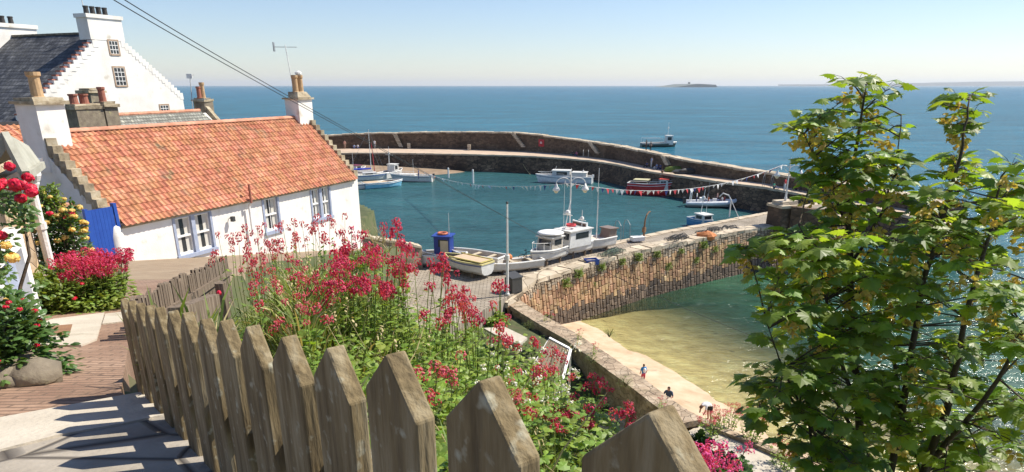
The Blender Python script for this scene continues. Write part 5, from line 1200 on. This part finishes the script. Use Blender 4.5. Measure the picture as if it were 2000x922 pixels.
BL_C = (.03, .10, .35); WHC = (.62, .61, .58)
# far left group at the sand corner
t = boat('white boat with dark blue stern, leftmost afloat beside the cottage gable', P(712, 368, z=0), .5, 5.5, 2.0, .8, WHC, (.05, .06, .2)); outboard(t); thwarts(t)
t = boat('white yacht with a blue sail cover on its boom, moored by the sand corner', P(716, 352, z=0), .35, 7, 2.2, .9, WHC, BL_C, (.6, .58, .5), .8, 'yacht', 'sailing_boat')
wheelhouse(t, .6, 1.3, 2.2, .5, WHC); mast(t, .9, 7.5, .06, 'metal_white'); b = MB(); b.tube([(.9, 0, 1.9), (-1.0, 0, 1.85), (-2.6, 0, 1.8)], [.12, .2, .10], 8); b.build('sail_cover', hm('sc', (.03, .06, .42), .8), t)
b = MB(); b.tube([(.9, 0, 8.2), (3.3, 0, .9)], .02, 4); b.tube([(.9, 0, 8.2), (-3.3, 0, .9)], .02, 4); b.build('rigging', M['metal_grey'], t)
t = boat('open skiff with light blue hull and brown tarpaulin, nearest of the sand corner group', P(748, 366, z=0), .55, 6.2, 2.3, .85, (.16, .42, .58), (.75, .75, .72), (.16, .11, .07), .75); thwarts(t, 1)
b = MB(); b.prism([(-3.0, -1.0, .9), (.4, -1.0, .92), (.4, 1.0, .92), (-3.0, 1.0, .9)], (0, 0, .06)); b.build('tarpaulin', hm('tarp', (.48, .36, .24), .9), t)
t = boat('cream fishing boat with a small white wheelhouse and forked mast behind the skiff', P(766, 346, z=0), 1.2, 6.5, 2.4, 1.0, WHC, None, (.5, .45, .38)); wheelhouse(t, .5, 1.4, 1.5, 1.7, WHC); mast(t, -.6, 4.8, .05, cross=.7); mast(t, 0, 4, .03, y=.5)
t = boat('white cabin cruiser with a person on deck, rightmost of the sand corner group', P(806, 354, z=0), 3.0, 7.0, 2.4, .95, WHC, (.2, .25, .3), (.6, .57, .5)); wheelhouse(t, .8, 1.6, 2.6, .7, WHC); outboard(t); rail(t); fender(t, .5, -1, 'white_paint'); fender(t, -3.4, -1, 'net_orange'); mast(t, -.2, 3.2, .03)
t = boat('small white dinghy half hidden behind the blue sail cover boat', P(703, 342, z=.5), .2, 4.2, 1.7, .6, WHC, None); thwarts(t)
t = boat('white cuddy boat with maroon canopy, close against the cottage roof corner', P(694, 340, z=0), 1.1, 5.6, 2.1, .9, WHC, None, (.5, .45, .4)); wheelhouse(t, .4, 1.5, 1.8, 1.1, WHC, (.16, .03, .05)); mast(t, -.4, 3.4, .04)
t = thing('sailing_mast', 'red painted mast of a laid up boat standing on the harbour sand', 'mast', P(733, 345, z=.2)); b = MB(); b.tube([(0, 0, 0), (-.3, 0, 5.6)], [.07, .05], 6); b.build('spar', M['flag_red'], t); b = MB(); b.tube([(-.2, 0, 4.6), (1.3, 0, .4)], .02, 4); b.build('stay', M['metal_grey'], t)
# wall side
t = boat('grey and white cabin motor boat moored under the far harbour wall', P(1103, 357, z=0), math.radians(168), 9.0, 3.0, 1.05, (.70, .72, .74), (.10, .13, .25), (.55, .55, .53), .7); wheelhouse(t, .6, 2.0, 3.0, 1.25, WHC); wheelhouse(t, -2.4, 1.9, 2.4, 1.0, WHC, win=False); mast(t, 2.2, 1.9, .05, lean=-.8); mast(t, -3.0, 1.6, .04, cross=.6); rail(t); outboard(t, 'white_paint')
t = boat('bright red fishing boat with white bow rail and wheelhouse under the far wall', P(1270, 380, z=0), math.radians(-22), 6.6, 2.5, 1.6, (.52, .02, .025), (.76, .75, .72), (.12, .09, .07), .5); wheelhouse(t, 2.0, 1.5, 1.3, 1.5, WHC, (.55, .06, .04)); mast(t, 1.5, 3.4, .05, cross=.6, col='rust'); rail(t, .3)
b = MB(); b.tube([(-2.4, -.9, .9), (-2.4, -.9, 2.1), (-.4, -.9, 2.1), (-.4, -.9, .9)], .06, 5); b.tube([(-2.4, .9, .9), (-2.4, .9, 2.1), (-.4, .9, 2.1), (-.4, .9, .9)], .06, 5); b.box(-2.5, -.3, -.9, .9, 2.06, 2.14); b.build('gantry', hm('gan', (.45, .42, .25), .7), t); fender(t, -2.6, -1); fender(t, -3.2, -1)
# rigid inflatable with people
rp = P(1386, 404, z=0); rib = thing('inflatable_boat', 'white rigid inflatable boat carrying people in orange lifejackets across the harbour', 'inflatable boat', rp, math.radians(-8))
b = MB(); pts = [(-3.2, -.95, .55), (0, -1.0, .55), (1.9, -.85, .65), (3.0, -.35, .85), (3.35, 0, .95), (3.0, .35, .85), (1.9, .85, .65), (0, 1.0, .55), (-3.2, .95, .55)]; b.tube(pts, [.18, .28, .28, .26, .24, .26, .28, .28, .18], 10); b.build('tube', hm('ribt', (.74, .75, .77), .4), rib)
b = MB(); b.prism([(-3.0, -.8, .1), (2.2, -.7, .15), (3.0, 0, .5), (2.2, .7, .15), (-3.0, .8, .1)], (0, 0, .25)); b.build('floor', M['metal_grey'], rib)
b = MB(); b.box(-1.4, -.7, -.35, .35, .3, 1.2, .02); b.box(.3, .8, -.3, .3, .3, 1.1, .02); b.build('console', M['white_paint'], rib)
b = MB(); b.tube([(-2.6, -.75, .6), (-2.5, -.75, 2.0), (-2.4, -.5, 2.2), (-2.4, .5, 2.2), (-2.5, .75, 2.0), (-2.6, .75, .6)], .06, 6); b.build('roll_bar', M['white_paint'], rib); b = MB(); b.tube([(-.3, 0, .3), (-.3, 0, 3.2)], .025, 5); b.build('mast', M['metal_grey'], rib)
b = MB(); b.box(-3.5, -3.1, -.2, .2, .4, 1.2, .03); b.build('outboard_motor', M['metal_dark'], rib)
# at sea
t = boat('dark green hulled fishing boat with white wheelhouse out at sea beyond the wall', P(1285, 287, z=0), math.radians(4), 9.0, 2.8, 1.0, (.03, .055, .05), (.75, .75, .72), (.2, .18, .15), .6); wheelhouse(t, 2.8, 1.9, 1.8, 2.2, WHC); mast(t, 2.4, 5.5, .06, cross=.5); b = MB()
for s in (-1, 1): b.tube([(-4.2, s*1.3, 1.3), (-4.2, s*1.3, 2.2), (.8, s*1.3, 2.2), (.8, s*1.3, 1.3)], .05, 5)
b.build('deck_rail', M['metal_white'], t)
# blue boat behind the quay
t = boat('small blue boat with tall white aerials just behind the near quay', P(1368, 444, z=0), math.radians(-65), 3.6, 1.5, .9, (.04, .22, .45), (.2, .4, .55), (.3, .35, .4), .7); wheelhouse(t, .4, 1.2, 1.6, .9, WHC); mast(t, -.3, 3.6, .05, cross=.5, lean=.5); mast(t, .7, 3.2, .03)
# near quay boats
t = boat('white cabin boat with a round white canopy roof, berthed left of the quay lamp', P(1070, 503, z=3.75), math.radians(228), 3.4, 1.35, .6, WHC, (.3, .3, .3), (.6, .57, .5), .75); rail(t, .55)
wheelhouse(t, -.2, 1.3, 1.3, 1.0, (.5, .45, .38), WHC); b = MB(); b.lathe((-.25, 0, 1.68), [(.9, 0), (.95, .05), (.8, .12), (.3, .15)], 16); b.build('canopy', M['white_paint'], t, smooth=True); mast(t, -1.5, 3.2, .05, lean=-.9, cross=.4); mast(t, -1.7, 4.2, .02, z=.8)
t = boat('white boat with a slatted white cabin and red life ring, behind the quay lamp', P(1122, 489, z=3.75), math.radians(222), 2.9, 1.2, .55, (.70, .69, .66), (.25, .25, .27), (.5, .46, .4), .8); wh_ = wheelhouse(t, .2, 1.5, 2.3, 1.15, (.66, .66, .64), WHC); b = MB()
b.tube([(.5+math.cos(a)*.34, math.sin(a)*.34, 1.92) for a in [2*math.pi*k/14 for k in range(15)]], .08, 6, False); b.build('life_ring', M['flag_red'], t); mast(t, -.7, 2.4, .04, cross=.35); 
t = boat('white workboat with a propped brown board and red buoys, right of the quay lamp', P(1160, 481, z=3.7), math.radians(216), 3.6, 1.4, .6, WHC, None, (.66, .6, .5), .85); b = MB(); b.prism([(1.2, -.9, .7), (1.2, .5, .7), (1.35, .5, 1.9), (1.35, -.9, 1.9)], (.06, 0, 0)); b.build('board', hm('brd', (.20, .12, .08), .9), t)
b = MB(); b.box(1.22, 1.36, -.98, -.9, .7, 2.0); b.box(1.22, 1.36, .5, .58, .7, 2.0); b.box(1.24, 1.38, -.98, .58, 1.9, 1.98); b.build('board_frame', M['white_paint'], t); mast(t, -.2, 5.2, .035); mast(t, .3, 3.0, .02, y=.6)
for k in range(3): b = MB(); b.ball((-.1+.22*k, -.75+.08*k, .85+.2*(k % 2)), .22, 8, 6); b.build('buoy', M['flag_red'], t)
wheelhouse(t, -1.4, 1.0, .8, .7, (.2, .15, .12), win=False)
t = boat('cream decked boat with yellow trim and plywood cover beside the blue wheelhouse', P(912, 524, z=3.7), math.radians(142), 3.6, 1.6, .6, (.62, .62, .6), (.12, .14, .3), (.18, .15, .12), .8, gun=(.62, .55, .25)); b = MB(); b.prism([(-1.5, -.52, .66), (.8, -.52, .70), (.8, .52, .70), (-1.5, .52, .66)], (0, 0, .06)); b.build('plywood_cover', hm('ply', (.50, .37, .25), .85), t)
b = MB(); b.bar((-1.7, -.62, .74), (1.0, -.62, .78), .07, .07); b.bar((-1.7, .62, .74), (1.0, .62, .78), .07, .07); b.bar((-1.7, -.62, .74), (-1.7, .62, .74), .07, .07); b.build('yellow_trim', hm('ytr', (.55, .46, .16), .6), t)
t = boat('small boat with a dark blue box wheelhouse, orange ring on top, at near quay', P(868, 509, z=3.65), math.radians(170), 3.0, 1.4, .5, (.10, .11, .14), (.5, .5, .5), (.2, .2, .2), .8); wh_ = wheelhouse(t, .0, 1.1, 1.1, 1.35, (.012, .035, .22), (.015, .05, .28), .0)
b = MB(); b.box(-.45, .1, .555, .575, .65, 1.5); b.build('cabin_door', hm('cd', (.5, .42, .3), .8), wh_); b = MB(); b.tube([(.05+math.cos(a)*.3, math.sin(a)*.3, 1.9) for a in [2*math.pi*k/14 for k in range(15)]], .08, 6, False); b.build('life_ring', hm('lro', (.55, .16, .08), .6), t); mast(t, -.4, 1.5, .02, z=1.8)
t = boat('open white dinghy with grey floor and orange float moored behind the cream deck', P(930, 512, z=3.65), math.radians(150), 4.2, 1.6, .6, WHC, None, (.46, .40, .33), .5); thwarts(t, 2, (.6, .55, .5)); b = MB(); b.ball((-2.3, -.5, .5), .26, 8, 6); b.build('float', M['net_orange'], t)
t = boat('white rowing boat lying on the quay edge left of the blue wheelhouse', P(840, 513, z=3.5), math.radians(185), 3.2, 1.5, .6, WHC, None, (.5, .46, .4)); thwarts(t, 1)
t = boat('long narrow white punt at the quay between the flagpole and the canopy boat', P(1000, 524, z=3.55), math.radians(205), 4.4, 1.2, .45, (.66, .63, .56), None, (.4, .33, .24), .6); thwarts(t, 3)
for o in list(bpy.data.objects):
    if o.name in BD and 3.4 < o.location.z < 4 and o['category'] == 'boat':
        b = MB(); d = BD[o.name]; z0 = 3.3-o.location.z
        for x in (-d['L']*.25, d['L']*.18):
            b.box(x-.06, x+.06, -d['B']*.36, d['B']*.36, -.26*d['H']-.1, -.26*d['H']+.02)
            for sd in (-1, 1): b.box(x-.05, x+.05, sd*d['B']*.3-.05, sd*d['B']*.3+.05, z0, .05)
        b.build('cradle', M['wood_old'], o)
# quay posts and bicycle-like rails near the flagpole
t = thing('bicycle', 'dark bicycle leaning at the quay edge between flagpole and canopy boat', 'bicycle', P(1032, 514, z=3.4), .5)
for x in (-.52, .52):
    b = MB(); b.tube([(x+math.cos(a)*.34, 0, .34+math.sin(a)*.34) for a in [2*math.pi*k/18 for k in range(19)]], .025, 5, False)
    for k in range(6): a = math.pi*k/6; b.tube([(x-math.cos(a)*.33, 0, .34-math.sin(a)*.33), (x+math.cos(a)*.33, 0, .34+math.sin(a)*.33)], .005, 3, False)
    b.build('wheel', M['metal_dark'], t)
b = MB(); 
for a, c in (((-.52, 0, .34), (-.12, 0, .30)), ((-.12, 0, .30), (.42, 0, .78)), ((-.2, 0, .8), (.42, 0, .82)), ((-.12, 0, .3), (-.22, 0, .92)), ((-.52, 0, .34), (-.2, 0, .78)), ((.52, 0, .34), (.40, 0, .95))): b.tube([a, c], .022, 5)
b.build('frame', M['metal_dark'], t); b = MB(); b.tube([(.34, -.28, 1.0), (.40, -.1, .97), (.40, .1, .97), (.34, .28, 1.0)], .018, 5); b.build('handlebar', M['metal_dark'], t); b = MB(); b.ball((-.24, 0, .95), .1, 8, 4, (1.3, .7, .4)); b.build('saddle', M['metal_dark'], t)

# ---- people
SK = (.45, .27, .19)
def body_mesh(pose, shirt, legs, hair, short=False, skin=SK):
    """one skinned body; regions of the same surface take the clothing colours"""
    J = {}; 
    if pose == 'stand':
        J = dict(pel=(0, 0, .92), sp=(0, -.01, 1.12), ch=(0, 0, 1.32), nk=(0, .0, 1.47), hd=(0, .02, 1.58), tp=(0, .01, 1.70), ls=(.17, 0, 1.40), le=(.24, -.02, 1.12), lh=(.24, .08, .88), rs=(-.17, 0, 1.40), re=(-.24, -.02, 1.12), rh=(-.25, .06, .88),
                 lp=(.09, 0, .86), lk=(.10, .02, .48), la=(.11, -.02, .08), lt=(.12, .13, .04), rp=(-.09, 0, .86), rk=(-.10, .04, .48), ra=(-.11, -.02, .08), rt=(-.12, .13, .04))
    elif pose == 'sit':
        J = dict(pel=(0, 0, .12), sp=(0, .02, .32), ch=(0, .04, .52), nk=(0, .05, .67), hd=(0, .08, .78), tp=(0, .08, .90), ls=(.17, .04, .60), le=(.26, .12, .36), lh=(.14, .30, .36), rs=(-.17, .04, .60), re=(-.26, .12, .36), rh=(-.14, .30, .36),
                 lp=(.09, .05, .10), lk=(.13, .42, .36), la=(.12, .58, .06), lt=(.12, .70, .04), rp=(-.09, .05, .10), rk=(-.13, .42, .30), ra=(-.12, .66, .06), rt=(-.12, .78, .04))
    else:  # bending forward
        J = dict(pel=(0, 0, .90), sp=(0, .14, .98), ch=(0, .33, .98), nk=(0, .46, .92), hd=(0, .55, .86), tp=(0, .62, .78), ls=(.17, .36, .94), le=(.2, .42, .68), lh=(.14, .5, .45), rs=(-.17, .36, .94), re=(-.2, .42, .68), rh=(-.14, .5, .45),
                 lp=(.09, 0, .84), lk=(.11, .05, .46), la=(.12, -.02, .08), lt=(.13, .13, .04), rp=(-.09, 0, .84), rk=(-.11, .05, .46), ra=(-.12, -.02, .08), rt=(-.13, .13, .04))
    R = dict(pel=.15, sp=.135, ch=.16, nk=.055, hd=.10, tp=.075, ls=.065, le=.045, lh=.04, rs=.065, re=.045, rh=.04, lp=.095, lk=.062, la=.042, lt=.04, rp=.095, rk=.062, ra=.042, rt=.04)
    E = [('pel', 'sp'), ('sp', 'ch'), ('ch', 'nk'), ('nk', 'hd'), ('hd', 'tp'), ('ch', 'ls'), ('ls', 'le'), ('le', 'lh'), ('ch', 'rs'), ('rs', 're'), ('re', 'rh'), ('pel', 'lp'), ('lp', 'lk'), ('lk', 'la'), ('la', 'lt'), ('pel', 'rp'), ('rp', 'rk'), ('rk', 'ra'), ('ra', 'rt')]
    ks = list(J); me = bpy.data.meshes.new('tmp'); me.from_pydata([J[k] for k in ks], [(ks.index(a), ks.index(c)) for a, c in E], []); ob = bpy.data.objects.new('tmp', me); COL.objects.link(ob)
    md = ob.modifiers.new('s', 'SKIN'); sk = me.skin_vertices[0].data
    for i, k in enumerate(ks): sk[i].radius = (R[k], R[k]*(.72 if k in ('pel', 'sp', 'ch') else 1)); sk[i].use_root = (k == 'pel')
    sb = ob.modifiers.new('u', 'SUBSURF'); sb.levels = 1; sb.render_levels = 1
    dg = bpy.context.evaluated_depsgraph_get(); nm = bpy.data.meshes.new_from_object(ob.evaluated_get(dg)); bpy.data.objects.remove(ob)
    nm.materials.clear()
    for c in (skin, shirt, legs, hair, (.05, .045, .04)): nm.materials.append(hm('cl%s' % (c,), c, .8))
    seg = [(V(J[a]), V(J[c]), a, c) for a, c in E]
    for p in nm.polygons:
        c = p.center; best = None
        for a, e, na, ne in seg:
            ab = e-a; f = max(0, min(1, (c-a).dot(ab)/ab.dot(ab))); d = (c-(a+ab*f)).length-lerp(R[na], R[ne], f)
            if best is None or d < best[0]: best = (d, na, ne, f)
        _, na, ne, f = best; mi = 0
        if ne in ('sp', 'ch', 'ls', 'rs') or (na in ('ls', 'rs') and f < .7): mi = 1
        if ne in ('lp', 'rp') or (na == 'pel' and f < .2) or (na in ('lp', 'rp') and (not short or f < .7)) or (na in ('lk', 'rk') and not short): mi = 2
        if (na == 'nk' and f > .9) or na == 'hd':
            back_ = (c-V(J['hd'])); mi = 3 if (back_.y < .03 or c.z > J['hd'][2]+.07 or pose == 'bend') else 0
        if ne in ('lt', 'rt'): mi = 4
        p.material_index = mi
    nm.polygons.foreach_set('use_smooth', [True]*len(nm.polygons)); return nm
def person(label, p, yaw, pose, shirt, legs, hair=(.05, .03, .02), s=1.0, short=False, extra=None, group=None):
    me = body_mesh(pose, shirt, legs, hair, short); o = bpy.data.objects.new('person', me); COL.objects.link(o); o.location = p; o.rotation_euler = (0, 0, yaw); o.scale = (s, s, s)
    tag(o, label, 'person', group); return o
def W(px_, back=.55, dz=0): fo, tp, inn, dr, nn = on_wall(px_); return fo-nn*back+V((0, 0, dz)), math.atan2(-nn.y, -nn.x)-math.pi/2, tp+nn*.7
WT, NV, DK, RD = (.7, .7, .7), (.04, .06, .18), (.03, .03, .035), (.5, .04, .05)
wp = [(692, 'sit', (.35, .42, .6), NV, 'person in pale blue seated by the parapet, left of a pair near the cottage gable'), (699, 'sit', WT, NV, 'person in white seated by the parapet, right of a pair near the cottage gable'), (674, 'stand', (.6, .3, .22), (.4, .25, .18), 'person in a tan top standing on the walkway nearest the cottage gable'),
      (733, 'stand', WT, (.4, .4, .42), 'person in white standing alone on the walkway left of the curve'), (1124, 'sit', DK, (.1, .2, .2), 'person in black seated on the walkway left of the person in pink'), (1132, 'sit', (.45, .1, .2), NV, 'person in dark pink seated on the walkway left of the ladder hoops'),
      (1272, 'sit', NV, DK, 'person in navy seated at the foot of the parapet, left end of the blue group'), (1283, 'stand', (.3, .35, .5), (.5, .5, .5), 'person in a pale blue top standing beside the blue group on the walkway'), (1292, 'sit', (.2, .28, .5), WT, 'person in light blue seated in the middle of the group on the walkway'),
      (1299, 'sit', NV, NV, 'person in navy seated at the right end of the group on the walkway'), (1576, 'stand', DK, DK, 'person in black standing on the outer walkway right of the pillar lamp'), (1566, 'sit', RD, DK, 'person in red seated at the parapet right of the pillar lamp')]
for x, ps, sh, lg, l in wp: p, yw, _ = W(x, 1.0 if ps == 'stand' else .75); person(l, p, yw, ps, sh, lg)
_, _, p = W(1254); person('taller person in dark clothes standing on top of the outer wall by the sea boat', V((p.x, p.y, p.z+.02)), 1.0, 'stand', DK, DK)
_, _, p = W(1262); person('shorter person in grey standing on top of the outer wall beside the taller one', V((p.x, p.y, p.z+.02)), 2.2, 'stand', (.2, .18, .17), DK, s=.92)
p = P(1510, 369, z=3.0); person('person in green seated on the walkway edge left of the pillar lamp', p, -2.4, 'sit', (.02, .22, .16), NV)
p = P(1531, 375, z=3.0); person('person in a red checked top standing behind the pillar lamp', p, -2.4, 'stand', RD, WT)
p = P(1631, 396, z=3.0); person('person in white shirt and blue jeans walking on the outer walkway by the tree', p, .4, 'stand', WT, (.05, .12, .35))
p = P(1610, 428, z=4.2); person('person in maroon seen from behind, left of the pair by the harbour mouth', p, .2, 'sit', (.25, .03, .06), DK)
p = P(1621, 428, z=4.2); person('white haired person in a pale shirt, right of the pair by the harbour mouth', p, .2, 'sit', WT, DK, (.6, .6, .6))
p = P(1255, 752, z=0); p = P(1255, 752, z=zbed(P(1255, 752, z=.3).x, P(1255, 752, z=.3).y)); ch_ = person('child in blue shirt and red shorts with a white rucksack walking on the beach', p, .3, 'stand', (.02, .22, .50), (.5, .05, .08), (.1, .06, .03), .70, True)
b = MB(); b.ball((0, -.16, 1.24), .15, 10, 7, (.9, .6, 1.25)); r_ = b.build('rucksack', M['white_paint'], None, smooth=True); r_.parent = ch_
q = P(1304, 796, z=.75); person('dark haired child sitting on the sand just beyond the sea wall', V((q.x, q.y, zbed(q.x, q.y)+.5)), 2.6, 'sit', (.05, .08, .12), (.3, .3, .32), s=.9)
q = P(1386, 812, z=.6); person('person in white top and black shorts bending over on the beach', V((q.x, q.y, zbed(q.x, q.y))), 1.9, 'bend', WT, (.015, .015, .02), (.12, .06, .03), .95, True)
cR = Matrix.Translation(rp) @ Matrix.Rotation(math.radians(-8), 4, 'Z')
for x, y, ps, sh, l in ((-1.75, .1, 'stand', WT, 'person in white steering the inflatable boat behind its console'), (-.3, -.5, 'sit', (.55, .14, .06), 'person in an orange lifejacket seated mid boat in the inflatable'), (.9, .3, 'stand', (.6, .35, .3), 'person in a pale pink top standing forward in the inflatable'), (1.5, -.3, 'sit', WT, 'person in white seated near the bow of the inflatable'), (1.9, .3, 'sit', (.5, .08, .07), 'person in a red lifejacket seated at the bow of the inflatable')):
    p = cR @ V((x, y, .35 if ps == 'stand' else .7)); person(l, p, rnd.uniform(1, 2), ps, sh, NV, s=.92)
q = P(818, 350, z=.6); person('person in navy standing on the cabin cruiser near the sand corner', q, 1.5, 'stand', NV, NV, s=.95)
for o in list(bpy.data.objects):
    if '_L' in o: del o['_L']
